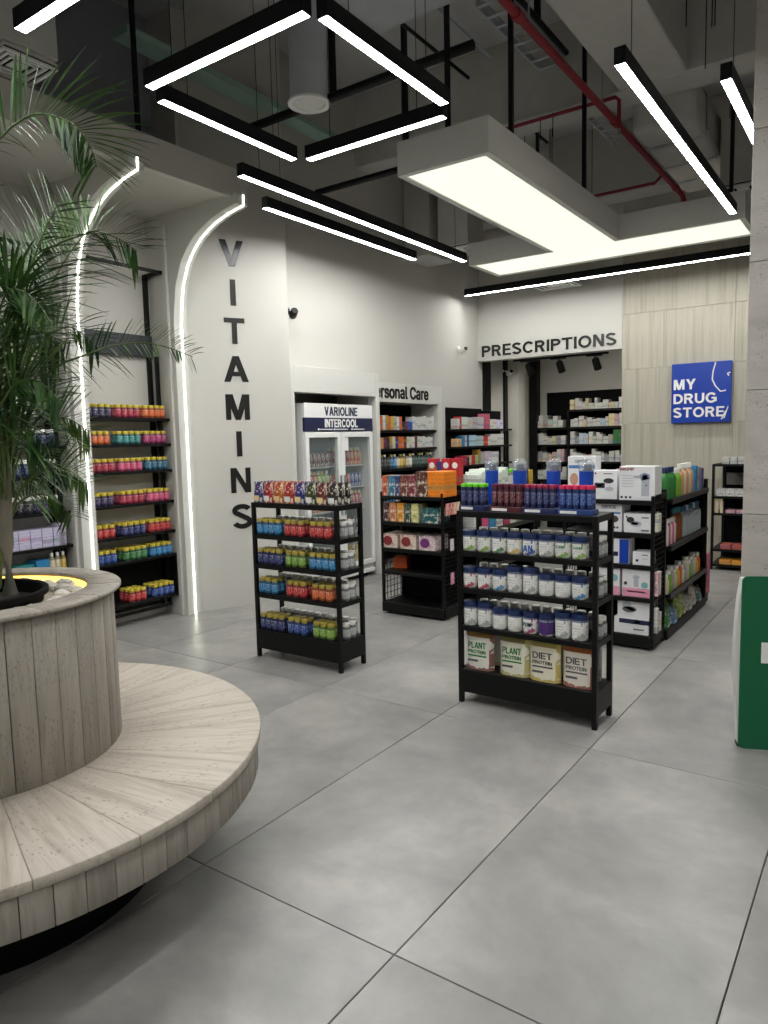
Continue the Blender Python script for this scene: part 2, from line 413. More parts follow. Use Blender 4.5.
# ================================================================== STRUCTURE
# floor: substrate plus single porcelain tiles 0.8 x 1.6 m
fl_o = struct('floor', MB().box(-5.6, 3.6, -3.6, 10.9, -.08, -.012).mesh('floor', GROUT))
TW, TL, OX, OY = .797, 1.605, -1.098, 1.554
tile_me = MB().box(.002, TW - .002, .002, TL - .002, -.014, 0).mesh('tile', FLOOR, .0012)
for i in range(-6, 6):
    for j in range(-4, 6):
        x, y = OX + i * TW, OY + j * TL
        if x > 3.4 or x + TW < -5.4 or y > 10.8 or y + TL < -3.5: continue
        ob('tile', tile_me, fl_o, (x, y, 0))

struct('ceiling', MB().box(-5.6, 3.6, -3.6, 10.9, 4.9, 5.0).mesh('ceiling', CONC_D))
struct('wall_left', MB().box(-5.25, -5.13, -3.6, 4.5, 0, 3.48).mesh('wall_left', WALL))
struct('wall_left_upper', MB().box(-5.25, -5.13, -3.6, 4.9, 3.48, 4.9).mesh('wall_left_upper', DARKW))
# angled wall carrying the vertical lettering
struct('wall_angled', MB().prism([(-4.842, 4.057), (-4.842, 4.085), (-4.438, 4.877), (-4.5, 4.897), (-5.13, 4.6), (-5.13, 4.057)], 0, 4.9).mesh('wall_angled', WALL))
m = MB(); m.box(-4.72, -4.60, 4.75, 10.9, 2.06, 4.9); m.box(-4.72, -4.60, 7.79, 10.9, 0, 2.06); m.box(-5.4, -5.32, 4.75, 7.9, 0, 2.06); m.box(-5.4, -4.72, 4.7, 7.9, 2.06, 2.12)
m.box(-5.32, -4.72, 7.79, 7.86, 0, 2.06)
struct('wall_left_rear', m.mesh('wall_left_rear', WALL))
m = MB(); m.box(-4.60, -2.685, 8.77, 8.93, 2.45, 4.9); m.box(-2.685, 3.6, 8.80, 8.93, 0, 4.9)
wb = struct('wall_back', m.mesh('wall_back', WALL))
pm = {}
x = -2.685; 
for k in range(5):
    z = 0.28 - .64
    for j in range(7):
        z0, z1 = max(0, z + .0015), min(4.0, z + .64 - .0015)
        if z1 > z0 + .01: ob('stone_panel', MB().box(.0015, 1.2185, 0, .028, 0, z1 - z0).mesh('stone_panel', TRAV_WALL, .0015), wb, (x, 8.772, z0))
        z += .64
    x += 1.22
struct('wall_pharmacy_rear', MB().box(-4.72, -2.2, 10.78, 10.9, 0, 2.95).mesh('wall_pharmacy_rear', WALL))
struct('wall_pharmacy_side', MB().box(-2.3, -2.2, 8.93, 10.78, 0, 2.95).mesh('wall_pharmacy_side', WALL))
struct('ceiling_pharmacy', MB().box(-4.6, -2.2, 8.93, 10.9, 2.95, 3.05).mesh('ceiling_pharmacy', WALL))
struct('wall_right', MB().box(3.5, 3.6, -3.6, 10.9, 0, 4.9).mesh('wall_right', WALL))
struct('wall_front', MB().box(-5.2, 3.6, -3.6, -3.5, 0, 4.9).mesh('wall_front', WALL))
# white return beside the dispensary opening
struct('trim_1', MB().box(-4.60, -4.42, 9.62, 9.86, 0, 2.95).mesh('trim_1', WALL, .004))

# stone pillar
pil = struct('pillar', MB().box(-.565, .375, 3.90, 4.85, 0, 4.9).mesh('pillar', GROUT)); pil['kind'] = 'structure'
for k in range(9):
    z0 = max(0, .447 + .597 * (k - 1) + .0015); z1 = min(4.9, .447 + .597 * k - .0015)
    if z1 <= z0: continue
    h = z1 - z0
    ob('stone_panel', MB().box(0, .985, 0, .027, 0, h).mesh('stone_panel', TRAV_PIL, .002), pil, (-.592, 3.873, z0))
    ob('stone_panel', MB().box(0, .027, 0, .95, 0, h).mesh('stone_panel', TRAV_PIL, .002), pil, (-.592, 3.902, z0))
    ob('stone_panel', MB().box(0, .027, 0, .95, 0, h).mesh('stone_panel', TRAV_PIL, .002), pil, (.366, 3.902, z0))

# concrete beams, services under the slab
struct('ceiling_beam', MB().box(-5.1, 3.5, 6.16, 6.5, 4.2, 4.9).mesh('ceiling_beam', CONC, .01))
struct('ceiling_beam', MB().box(-1.93, -1.41, -3.4, 6.16, 4.2, 4.9).mesh('ceiling_beam', CONC, .01))
struct('ceiling_beam', MB().box(-4.6, 3.5, 8.45, 8.76, 4.12, 4.9).mesh('ceiling_beam', CONC, .01))
struct('ceiling_beam', MB().box(-3.83, -1.93, 1.3, 1.6, 4.57, 4.9).mesh('ceiling_beam', CONC, .01))
struct('column', MB().box(-4.6, -4.25, 7.0, 7.5, 3.0 + .45, 4.9).mesh('column', CONC, .01))

def thing_mesh(name, me, label, cat, group=None, loc=(0, 0, 0), rotz=0): return tag(ob(name, me, None, loc, rotz), label, cat, group)
d = thing_mesh('air_duct', MB().box(-2.97, -2.25, -2.5, 4.295, 4.2, 4.55).mesh('air_duct', DUCT, .004), 'wide flat grey rectangular air duct under the concrete slab', 'duct')
for y in (-1.2, .2, 1.6, 3.0): ob('flange', MB().box(-2.985, -2.235, y, y + .03, 4.185, 4.56).mesh('flange', DUCT), d)
d = thing_mesh('air_duct', MB().box(-1.93, -1.42, 6.5, 8.44, 3.97, 4.32).mesh('air_duct', CONC, .05, seg=3), 'rounded grey lagged air duct between two concrete beams', 'duct')
for y in (6.9, 7.5, 8.0): ob('strap', MB().box(-1.94, -1.41, y, y + .03, 3.96, 4.33).mesh('strap', DUCT, .05, seg=2), d)
d = thing_mesh('air_duct', MB().box(-5.12, -3.835, -2, 2.43, 3.555, 4.89).mesh('air_duct', CONC, .004), 'boxed-in grey bulkhead above the niches feeding the square diffuser', 'duct')
# round drop duct with diffuser disc
e = empty('drop_duct', (-3.168, 3.751, 3.6)); tag(e, 'round grey vertical drop duct with a pale disc diffuser at its foot', 'duct')
ob('duct_pipe', MB().lathe([(.12, .015), (.12, 1.3)], 24).mesh('duct_pipe', DUCT, smooth=40), e)
ob('duct_rim', MB().lathe([(.105, .002), (.108, 0), (.135, 0), (.137, .012), (.12, .02), (.105, .02)], 28, ring=True).mesh('duct_rim', WHITE, smooth=40), e)
ob('diffuser_disc', MB().lathe([(0, .004), (.1, .006), (.104, .012), (0, .014)], 28).mesh('diffuser_disc', OFFW, smooth=40), e)
# red sprinkler pipes
e = empty('sprinkler_pipe', (-1.98, 3.0, 4.0)); tag(e, 'thick red sprinkler main running below the concrete beams', 'pipe')
ob('pipe_run', MB().tube([(0, .7, 0), (0, 5.55, 0), (.0, 5.6, -.05), (0, 5.6, -.16)], .027, 10).mesh('pipe_run', REDP, smooth=50), e)
for y in (1.3, 3.2, 5.2): ob('coupling', MB().tube([(0, y, 0), (0, y + .07, 0)], .036, 10).mesh('coupling', REDP, smooth=50), e)
for y in (1.5, 2.9): ob('hanger', MB().tube([(0, y, .02), (0, y, .9)], .006, 6).mesh('hanger', STEEL), e)
e = empty('sprinkler_pipe', (0, 0, 4.15)); tag(e, 'thin red sprinkler branch along the underside of the crossing beam', 'pipe')
ob('pipe_run', MB().tube([(-2.95, 6.13, 0), (-1.95, 6.13, 0), (-1.92, 6.13, -.03), (-1.92, 6.13, -.25)], .016, 8).mesh('pipe_run', REDP, smooth=50), e)
ob('sprinkler_head', MB().lathe([(.0, -.31), (.03, -.305), (.012, -.28), (.016, -.25)], 10, (-1.92, 6.13)).mesh('sprinkler_head', STEEL), e)
e = empty('sprinkler_pipe', (0, 0, 3.92)); tag(e, 'thin red sprinkler branch in front of the rear concrete beam', 'pipe')
ob('pipe_run', MB().tube([(-3.3, 7.7, 0), (-2.05, 7.7, 0), (-2.0, 7.7, .04), (-1.98, 7.7, .08)], .016, 8).mesh('pipe_run', REDP, smooth=50), e)
# conduits / cable trays
def conduit(pts, r, label, mat=DGREY):
    e = empty('conduit', pts[0]); tag(e, label, 'conduit')
    ob('conduit_run', MB().tube([rel(p, pts[0]) for p in pts], r, 8).mesh('conduit_run', mat, smooth=50), e)
    for p in pts[1:-1] or pts[:1]: ob('clip', MB().box(-.02, .02, -.02, .02, -.01, max(.02, 4.9 - p[2])).mesh('clip', DGREY), e, rel((p[0], p[1], p[2] + r), pts[0]))
conduit([(-3.55, -1, 4.62), (-3.55, 3, 4.62), (-3.55, 8, 4.62)], .025, 'long dark conduit running beside the flat air duct')
conduit([(-3.3, -1, 4.7), (-3.3, 4, 4.7), (-3.3, 8, 4.7)], .015, 'slim dark conduit close under the slab between duct and drop pipe')
conduit([(-2.35, 4.4, 4.6), (-2.35, 5.5, 4.6), (-2.35, 6.1, 4.6)], .022, 'short dark conduit between the red main and the air duct')
conduit([(-4.9, 4.55, 4.05), (-3.6, 4.55, 4.05), (-2.4, 4.55, 4.05)], .035, 'thick dark conduit crossing behind the square lamp ring', DGREY)
conduit([(-4.5, 5.4, 3.75), (-3.5, 5.4, 3.75), (-2.85, 5.4, 3.75)], .03, 'dark crossbar above the long wall lamps', DGREY)
e = empty('cable_tray', (-2.6, 5.0, 4.55)); tag(e, 'perforated metal cable tray hung below the slab', 'tray')
m = MB(); m.box(-.01, 0, 0, 3.2, 0, .06); m.box(.2, .21, 0, 3.2, 0, .06); ob('tray_side', m.mesh('tray_side', DUCT), e)
rg = MB().box(0, .2, 0, .03, 0, .008).mesh('rung', DUCT)
for k in range(20): ob('rung', rg, e, (0, k * .16, .002))
e = empty('pale_beam_box', (-4.9, 3.1, 4.25)); tag(e, 'pale green strip panel hung up under the slab', 'panel')
ob('board', MB().box(.35, .52, .2, 2.6, 0, .05).mesh('board', plain('pale_green_board', (150, 182, 170), .7)), e)

rr2 = random.Random(3)
rod = MB().tube([(0, 0, 0), (0, 0, 1.0)], .004, 5).mesh('hanger_rod', DGREY)
for k in range(16):
    o = ob('hanger_rod', rod, None, (rr2.uniform(-3.4, -2.5) if k % 2 else rr2.uniform(-1.3, -.9), rr2.uniform(4.4, 8.2) if k % 2 else rr2.uniform(5.0, 8.2), 4.0), 0, (1, 1, .9)); o.location.z = 4.9 - .9
    tag(o, 'thin threaded rod hanging from the concrete slab', 'rod', 'threaded rods under the slab')
for k, (x, z) in enumerate(((-3.05, 4.78), (-2.75, 4.8), (-1.28, 4.8), (-.95, 4.76))):
    conduit([(x, 4.4, z), (x, 6.0, z), (x, 6.15, z)] if 0 else [(x, 2.5 if x > -2 else 4.4, z), (x, 4.6, z), (x, 6.1, z)], .016, f'grey conduit close under the slab beside the {["long duct", "cable tray", "concrete beam", "pillar"][k]}', DUCT)

# ------------------------------------------------------------------ lamps
def bar_lamp(a, b, label, group=None, cables=True, w=.055, h=.08, name=None):
    a = Vector(a); b = Vector(b); L = (b - a).length; d = (b - a).normalized()
    e = empty(name + '_offscreen' if name else 'linear_lamp', a, ang(d.x, d.y)); tag(e, label, 'lamp', group)
    ob('housing', MB().box(0, L, -w / 2, w / 2, 0, h).mesh('housing', DGREY, .002), e)
    n = 1 if name else max(1, int(round(L / 1.0)))
    for k in range(n): ob(name + '_diffuser_offscreen' if name else 'diffuser', MB().box(L * k / n + .003, L * (k + 1) / n - .003, -w / 2 + .004, w / 2 - .004, -.0006, .01).mesh('diffuser', BAR_E), e)
    ob('end_cap', MB().box(-.004, 0, -w / 2, w / 2, 0.001, h).mesh('end_cap', DGREY), e); ob('end_cap', MB().box(L, L + .004, -w / 2, w / 2, 0.001, h).mesh('end_cap', DGREY), e)
    if cables:
        for x in (.18, L - .18):
            q = a + d * x; top = (4.2 if -2.98 < q.x < -2.24 and q.y < 4.3 else 4.2 if -1.94 < q.x < -1.4 and q.y < 6.2 else 4.9) - a.z
            ob('cable', MB().tube([(x, 0, h), (x, 0, top)], .0022, 5).mesh('cable', DGREY), e)
    return e
LZ = 3.2
RG = 'square ring of four lamps over the vitamin shelf'
bar_lamp((-3.08, 2.43, LZ), (-2.05, 2.43, LZ), 'one metre lamp bar, side of the hung square ring nearest the planter')
bar_lamp((-2.015, 2.49, LZ), (-2.015, 3.49, LZ), 'one metre lamp bar of the square ring on the pillar side')
bar_lamp((-3.145, 2.55, LZ), (-3.145, 3.56, LZ), 'one metre lamp bar of the square ring on the niche side')
bar_lamp((-3.076, 3.618, LZ), (-2.087, 3.618, LZ), 'one metre lamp bar of the square ring facing the light box')
bar_lamp((-3.60, 3.54, LZ), (-3.60, 6.59, LZ), 'three metre lamp bar hung along the vitamins wall, inner of the pair')
bar_lamp((-3.945, 4.12, LZ), (-3.945, 6.20, LZ), 'two metre lamp bar hung closest to the fridge wall')
bar_lamp((-4.45, 8.17, LZ), (-.45, 8.17, LZ), 'four metre lamp bar hung across the prescriptions wall')
bar_lamp((-1.14, 3.645, LZ), (-1.14, 6.61, LZ), 'three metre lamp bar passing above the medical device shelves')
bar_lamp((-.76, 4.13, LZ), (-.76, 7.1, LZ), 'three metre lamp bar half hidden behind the stone pillar')
bar_lamp((-3.09, 1.79, LZ), (-2.06, 1.79, LZ), 'one metre lamp bar above the palm planter')
# the shop's lamps go on outside the picture, at the height of those in view
for nm, a, b in (('palm_lamp', (-3.15, .7, LZ), (-3.15, 1.7, LZ)), ('bench_lamp', (-2.0, .7, LZ), (-2.0, 1.7, LZ)), ('planter_lamp', (-3.08, .62, LZ), (-2.06, .62, LZ))):
    bar_lamp(a, b, 'one metre lamp bar of the second ring over the planter', 'second lamp ring', name=nm)
for nm, x, y in (('aisle_lamp', -.6, .2), ('foyer_lamp', 1.2, .2), ('entrance_lamp', -.6, -2.8), ('doorway_lamp', 1.2, -2.8)):
    bar_lamp((x, y, LZ), (x, y + 2.6, LZ), 'long lamp bar over the entrance half of the shop', 'lamps over the entrance half', name=nm)

# light box: T shaped in plan
e = empty('light_box', (0, 0, 3.2)); tag(e, 'large white T-shaped light box with glowing underside hung over the shop', 'lamp')
T = [(-2.80, 4.21), (-2.12, 4.21), (-2.12, 6.78), (-1.08, 6.78), (-1.08, 7.45), (-3.65, 7.45), (-3.65, 6.78), (-2.80, 6.78)]
Ti = [(-2.755, 4.255), (-2.165, 4.255), (-2.165, 6.825), (-1.125, 6.825), (-1.125, 7.405), (-3.605, 7.405), (-3.605, 6.825), (-2.755, 6.825)]
n8 = 8; vs = [(x, y, 0) for x, y in T] + [(x, y, 0) for x, y in Ti] + [(x, y, .01) for x, y in Ti] + [(x, y, .22) for x, y in T]
fs = []
for i in range(8):
    j = (i + 1) % 8; fs += [(i, j, j + 8, i + 8), (i + 8, j + 8, j + 16, i + 16), (i, i + 24, j + 24, j)]
fs.append(tuple(range(24, 32)))
ob('box_frame', MB().add(vs, fs).mesh('box_frame', OFFW), e)
for q in ([(-2.755, 4.255), (-2.165, 4.255), (-2.165, 6.825), (-2.755, 6.825)], [(-3.605, 6.825), (-1.125, 6.825), (-1.125, 7.405), (-3.605, 7.405)]):
    ob('diffuser', MB().prism(q, .008, .02).mesh('diffuser', PANEL_E), e)
for x, y in ((-2.48, 4.34), (-2.16, 4.62), (-2.16, 6.0), (-1.2, 6.85), (-3.12, 7.3)):
    ob('support_post', MB().box(-.015, .015, -.015, .015, .21, 1.7).mesh('support_post', DGREY, .002), e, (x, y, 0))

def diffuser(loc, s, label, rings=3, neck=.3):
    e = empty('air_diffuser', loc); tag(e, label, 'vent')
    m = MB()
    for k in range(rings + 1):
        a = s / 2 * (1 - k * .24); b = a - s * .05; z = .004 * k
        if k == rings: m.box(-a, a, -a, a, z, z + .006)
        else:
            m.box(-a, a, -a, -b, z, z + .012); m.box(-a, a, b, a, z, z + .012); m.box(-a, -b, -b, b, z, z + .012); m.box(b, a, -b, b, z, z + .012)
    ob('louvre', m.mesh('louvre', WHITE), e)
    ob('slot_backing', MB().box(-s * .47, s * .47, -s * .47, s * .47, .016, .024).mesh('slot_backing', BLACK2), e)
    ob('flange', MB().box(-s / 2, s / 2, -s / 2, s / 2, .024, .034).mesh('flange', OFFW), e)
    ob('neck_box', MB().box(-s * .46, s * .46, -s * .46, s * .46, .034, neck).mesh('neck_box', CONC), e)
diffuser((-3.985, 2.275, 3.5), .30, 'square white ceiling diffuser above the palm and niches', 3, .06)
diffuser((-3.95, 7.16, 3.46), .39, 'square white air diffuser beside the tail of the light box', 3, 1.4)
diffuser((-1.2, 7.42, 3.6), .36, 'square white air diffuser near the pillar under the concrete beam', 3, .7)
diffuser((-3.4, 8.45, 3.23), .5, 'flat white air diffuser in front of the prescriptions wall', 2, .06)

# ------------------------------------------------------------------ arched fins and fascia
CUR = [(-4.83, 0), (-4.83, 2.42), (-4.818, 2.536), (-4.785, 2.72), (-4.711, 2.89), (-4.63, 2.985), (-4.543, 3.059), (-4.45, 3.11), (-4.364, 3.148), (-4.217, 3.19), (-4.06, 3.216), (-4.06, 3.29)]
def arch_fin(y, label, lit=True):
    e = empty('arched_fin', (-4.83, y, 0)); tag(e, label, 'partition')
    poly = [(x + 4.83, z) for x, z in CUR] + [(-.30, 3.29), (-.30, 0)]
    n = len(poly)
    vs = [(x, -.075, z) for x, z in poly] + [(x, .045, z) for x, z in poly]
    fs = [tuple(range(n)), tuple(range(2 * n - 1, n - 1, -1))] + [(i, (i + 1) % n, (i + 1) % n + n, i + n) for i in range(n)]
    ob('fin_body', MB().add(vs, fs).mesh('fin_body', WALL2), e)
    cx = [(x + 4.83, z) for x, z in CUR]; off = []
    for i, (x, z) in enumerate(cx):
        a = cx[max(i - 1, 0)]; b = cx[min(i + 1, len(cx) - 1)]; dx, dz = b[0] - a[0], b[1] - a[1]; l = math.hypot(dx, dz)
        off.append((x + dz / l * .006, z - dx / l * .006))
    vs = []
    for (x, z), (x2, z2) in zip(cx, off): vs += [(x, -.0058, z), (x2, -.0058, z2), (x2, .0058, z2), (x, .0058, z)]
    fs = []
    for i in range(len(cx) - 1):
        a, b = i * 4, i * 4 + 4
        for k in range(4): fs.append((a + k, a + (k + 1) % 4, b + (k + 1) % 4, b + k))
    fs += [(0, 1, 2, 3), tuple(len(vs) - 1 - k for k in range(4))]
    if lit: ob('led_strip', MB().add(vs, fs).mesh('led_strip', LED_E), e)
    # stepped pilaster lining the niche side
    ob('pilaster', MB().box(-.09, -.045, -.098, -.074, 0, 3.2).mesh('pilaster', WALL2, .004), e)
    if y < 4: ob('pilaster', MB().box(-.09, -.045, .044, .06, 0, 3.2).mesh('pilaster', WALL2, .004), e)
arch_fin(4.01, 'white arched fin with glowing LED edge beside the VITAMINS lettering')
arch_fin(3.08, 'white arched fin with glowing LED edge between the two niche shelves')
arch_fin(2.15, 'plain white arched fin beyond the palm', False)
e = empty('fascia', (-4.1, 1.2, 3.29)); tag(e, 'long grey-white bulkhead fascia bridging the arched fins', 'bulkhead')
ob('soffit', MB().box(-1.03, -.03, -4.7, 2.89, 0, .03).mesh('soffit', WALL), e)
ob('front_board', MB().box(-.03, .0, -4.7, 2.89, -.025, .19).mesh('front_board', WALL), e)
ob('soffit_lip', MB().box(-.075, -.03, -4.7, 2.89, -.012, 0).mesh('soffit_lip', WALL2), e)
ob('top_board', MB().box(-1.03, -.03, -4.7, 2.89, .16, .19).mesh('top_board', DARKW), e)
ob('end_board', MB().box(-1.03, -.03, 2.86, 2.89, .03, .16).mesh('end_board', WALL), e)
ob('support_post', MB().box(-.07, -.044, 1.962, 1.988, .19, 1.6).mesh('support_post', DGREY), e)

# ------------------------------------------------------------------ VITAMINS lettering on the angled wall
wd = Vector((.4545, .8908)); o0 = Vector((-4.842, 4.085)); nn = Vector((.8908, -.4545)) * .002
sg = empty('wall_sign', (o0.x + wd.x * .395, o0.y + wd.y * .395, 0)); tag(sg, 'black vertical VITAMINS lettering on the angled white wall', 'sign')
ztop = [3.152, 2.828, 2.507, 2.186, 1.861, 1.544, 1.227, .91]
wid = dict(V=.21, I=.048, T=.18, A=.218, M=.212, N=.178, S=.18)
for ch, zt in zip('VITAMINS', ztop):
    w = wid[ch]; t0 = .396 - w / 2
    p = o0 + wd * t0 + nn
    ob('letter', text_mesh(ch, w, .218, INK, .003, .022), sg, rel((p.x, p.y, zt - .218), sg.location), ang(wd.x, wd.y))

# PRESCRIPTIONS
sg = empty('wall_sign', (-3.64, 8.77, 2.5)); tag(sg, 'black PRESCRIPTIONS lettering over the dispensary opening', 'sign')
ob('lettering', text_mesh('PRESCRIPTIONS', 1.79, .15, INK, .006, .022), sg, rel((-4.54, 8.77, 2.498), sg.location))
# MY DRUG STORE sign
sg = empty('wall_sign', (-1.79, 8.77, 1.55)); tag(sg, 'square royal blue MY DRUG STORE sign on the travertine wall', 'sign')
ob('sign_panel', MB().box(-.312, .312, -.055, 0, 0, .665).mesh('sign_panel', SIGNB, .004), sg)
for tx, w, z in (('MY', .235, .375), ('DRUG', .455, .215), ('STORE', .535, .06)):
    ob('lettering', text_mesh(tx, w, .115, WHINK, .004, .022), sg, (-.288, -.055, z))
m = MB()
for a, b in (((.15, .655), (.125, .56)), ((.125, .56), (.118, .47)), ((.118, .47), (.15, .40)), ((.15, .40), (.205, .335)), ((.205, .335), (.26, .345)), ((.285, .5), (.27, .53)), ((.285, .17), (.245, .04)), ((.26, .12), (.22, .03)), ((.275, .53), (.30, .535))):
    m.tube([(a[0], -.057, a[1]), (b[0], -.057, b[1])], .0075, 6)
ob('neon_line', m.mesh('neon_line', WHINK), sg)

# ------------------------------------------------------------------ product library
def lid_prof(r, h, z): return [(r * .96, z), (r, z + .002), (r, z + h - .003), (r * .93, z + h), (0, z + h)]
ME = {}
def lib(key, fn):
    if key not in ME: ME[key] = fn()
    return ME[key]
def jar_body(): return MB().lathe([(.022, 0), (.0265, .004), (.0275, .012), (.0275, .064), (.0255, .074), (.0215, .08), (.0215, .084)], 14).mesh('jar', JAR, smooth=40)
def lid(mat, r=.0235, h=.023, z=.081): return lib(('lid', mat.name, r, h, z), lambda: MB().lathe(lid_prof(r, h, z), 14).mesh('lid', mat, smooth=40))
def tub_body(h): return MB().lathe([(.036, 0), (.0395, .004), (.0405, .012), (.0405, h - .012), (.039, h - .004), (.037, h)], 18).mesh('tub', TUB, smooth=40)
CARTON_ME = MB().box(-.5, .5, 0, 1, 0, 1).mesh('carton', CARTON, .012)
BUSY_ME = MB().box(-.5, .5, 0, 1, 0, 1).mesh('carton', BUSY, .012)
COLS = dict(purple=(62, 48, 96), crimson=(186, 40, 72), orange=(228, 112, 40), teal=(40, 142, 140), magenta=(178, 48, 110), pink=(222, 88, 130), petrol=(30, 110, 140),
            red=(206, 48, 44), navy=(40, 54, 120), blue=(44, 86, 168), green=(52, 128, 58), sky=(46, 140, 196), lime=(132, 178, 58), white=(226, 226, 220), grey=(176, 178, 176),
            maroon=(110, 36, 50), brown=(104, 58, 40), yellow=(224, 190, 74), cream=(226, 212, 178), black=(38, 38, 40), gold=(186, 148, 66), darkgreen=(30, 74, 62), amber=(150, 78, 28), peach=(220, 160, 120), lilac=(140, 126, 178), mint=(166, 216, 176))
def col(n): return tuple(c * .82 for c in srgb(*COLS[n])[:3]) + (1,)
def jar(loc, colour, lidmat, rz, label, group, s=1.0, name='gummy_jar'):
    o = ob(name, lib('jar', jar_body), None, loc, rz + random.uniform(-.2, .2), (s, s, s), col(colour)); tag(o, label, 'jar', group)
    ob('lid', lid(lidmat), o); return o
def carton(loc, size, colour, rz, label, group=None, name='carton', busy=False, cat='box'):
    """loc = centre of the front lower edge; local -Y is the printed front"""
    o = ob(name, BUSY_ME if busy else CARTON_ME, None, loc, rz, size, col(colour) if isinstance(colour, str) else srgb(*colour))
    return tag(o, label, cat, group)
def bottle_mesh(kind, mat):
    prof = dict(round=[(.024, 0), (.03, .005), (.03, .11), (.026, .13), (.014, .142), (.013, .15)],
                slim=[(.016, 0), (.019, .003), (.019, .12), (.014, .132), (.010, .138), (.010, .146)],
                squat=[(.022, 0), (.027, .004), (.0275, .075), (.024, .084), (.018, .09), (.018, .096)])[kind]
    return MB().lathe(prof, 12).mesh(kind, mat, smooth=40)
BL = dict(round=(.016, .03, .148), slim=(.0125, .026, .143), squat=(.02, .02, .092))
def bottle(kind, loc, colour, lidmat, label, group, mat=None, s=(1, 1, 1), name='bottle', rz=0.0):
    mt = mat or JAR
    o = ob(name, lib(('b', kind, mt.name), lambda: bottle_mesh(kind, mt)), None, loc, rz, s, col(colour)); tag(o, label, 'bottle', group)
    r, h, z = BL[kind]; ob('cap', lid(lidmat, r, h, z), o); return o

# ================================================================== PLANTER BENCH
PC = (-2.471, 1.118)
pb = empty('planter_bench', (PC[0], PC[1], 0)); tag(pb, 'round travertine planter drum with ring bench around the palm', 'planter')
RB, RD, RL, RI, ZB, Z0, ZD = .926, .446, .472, .361, .45, .307, .978
ob('plinth', MB().lathe([(.56, 0), (.56, .32)], 64).mesh('plinth', BLACK2, smooth=30), pb)
ob('bench_core', MB().lathe([(.44, Z0 + .004), (RB - .03, Z0 + .004), (RB - .03, ZB - .03), (.44, ZB - .03)], 96, ring=True).mesh('bench_core', GROUT, smooth=30), pb)
ob('drum_core', MB().lathe([(RI + .012, ZB - .02), (RD - .022, ZB - .02), (RD - .022, ZD - .015), (RI + .012, ZD - .015)], 64, ring=True).mesh('drum_core', GROUT, smooth=30), pb)
def ring_piece(r0, r1, z0, z1, da, seg, bev, name, mat, loc_r):
    """annular sector centred on +X, vertices relative to radius loc_r"""
    vs = []; n = seg + 1
    for (r, z) in ((r0, z0), (r1, z0), (r1, z1), (r0, z1)):
        for k in range(n):
            a = -da / 2 + da * k / seg; vs.append((r * math.cos(a) - loc_r, r * math.sin(a), z))
    fs = []
    for q in range(4):
        q2 = (q + 1) % 4
        for k in range(seg): fs.append((q * n + k, q * n + k + 1, q2 * n + k + 1, q2 * n + k))
    fs += [(0, n, 2 * n, 3 * n), (n - 1, 4 * n - 1, 3 * n - 1, 2 * n - 1)]
    return MB().add(vs, fs).mesh(name, mat, bev, smooth=50)
def ring(count, gap, r0, r1, z0, z1, seg, bev, name, mat, loc_r, start=0.0, jitter=0.0):
    da = 2 * math.pi / count; me = ring_piece(r0, r1, z0, z1, da - gap / r1, seg, bev, name, mat, loc_r)
    for k in range(count):
        a = start + da * k
        ob(name, me, pb, ((loc_r + random.uniform(-jitter, jitter)) * math.cos(a), (loc_r) * math.sin(a), 0), a)
ring(76, .0022, RB - .034, RB - .012, Z0, ZB - .022, 2, .0012, 'stone_stave', TRAV_STAVE, RB, jitter=.0008)
ring(22, .0012, RD - .004, RB, ZB - .03, ZB, 8, .0022, 'seat_slab', TRAV_TOP, .68, start=.09)
ring(38, .0022, RD - .022, RD, ZB - .005, ZD - .012, 2, .0012, 'stone_stave', TRAV_STAVE, RD, jitter=.0008)
ring(14, .0008, RI, RL, ZD - .014, ZD, 8, .003, 'coping_slab', TRAV_STAVE, .42, start=.2)
ob('led_ring', MB().lathe([(RI + .001, ZD - .042), (RI + .011, ZD - .042), (RI + .011, ZD - .014), (RI + .001, ZD - .014)], 64, ring=True).mesh('led_ring', GLOW_E, smooth=30), pb)
ob('pebble_bed', MB().lathe([(.0, .70), (RI + .008, .70), (RI + .008, ZD - .045), (0, ZD - .045)], 64).mesh('pebble_bed', PEBBLEB), pb)
# pot with soil
pt = empty('plant_pot', (PC[0], PC[1], .765)); tag(pt, 'black plastic plant pot sunk into the planter drum', 'pot')
ob('pot_shell', MB().lathe([(.20, .06), (.228, .195), (.24, .195), (.24, .212), (.232, .216), (.222, .212), (.215, .16), (.19, .10)], 40).mesh('pot_shell', BLACK2, smooth=50), pt)
ob('soil', MB().lathe([(0, .155), (.216, .15), (.216, .17), (0, .178)], 32).mesh('soil', SOIL), pt)
# pebbles
peb = []
for k in range(4):
    bm = bmesh.new(); bmesh.ops.create_icosphere(bm, subdivisions=2, radius=1)
    rr = random.Random(k)
    for v in bm.verts: v.co = Vector((v.co.x * 1.25, v.co.y * .95, v.co.z * .75)) * rr.uniform(.86, 1.14)
    me = bpy.data.meshes.new('pebble'); bm.to_mesh(me); bm.free(); me.materials.append(PEBBLE); peb.append(me)
PZ = ZD - .045; pl = []
tries = 0
while len(pl) < 60 and tries < 5000:
    tries += 1; a = random.uniform(0, 2 * math.pi); r = random.uniform(.275, .333); s = random.uniform(.017, .028)
    q = (r * math.cos(a), r * math.sin(a))
    if all(math.hypot(q[0] - b[0], q[1] - b[1]) > (s + b[2]) * .95 for b in pl): pl.append((q[0], q[1], s))
for x, y, s in pl:
    o = ob('pebble', random.choice(peb), None, (PC[0] + x, PC[1] + y, PZ + s * .72), random.uniform(0, 6), (s, s, s))
    tag(o, 'pale rounded pebble on the bed inside the planter rim', 'stone', 'pebbles around the pot')

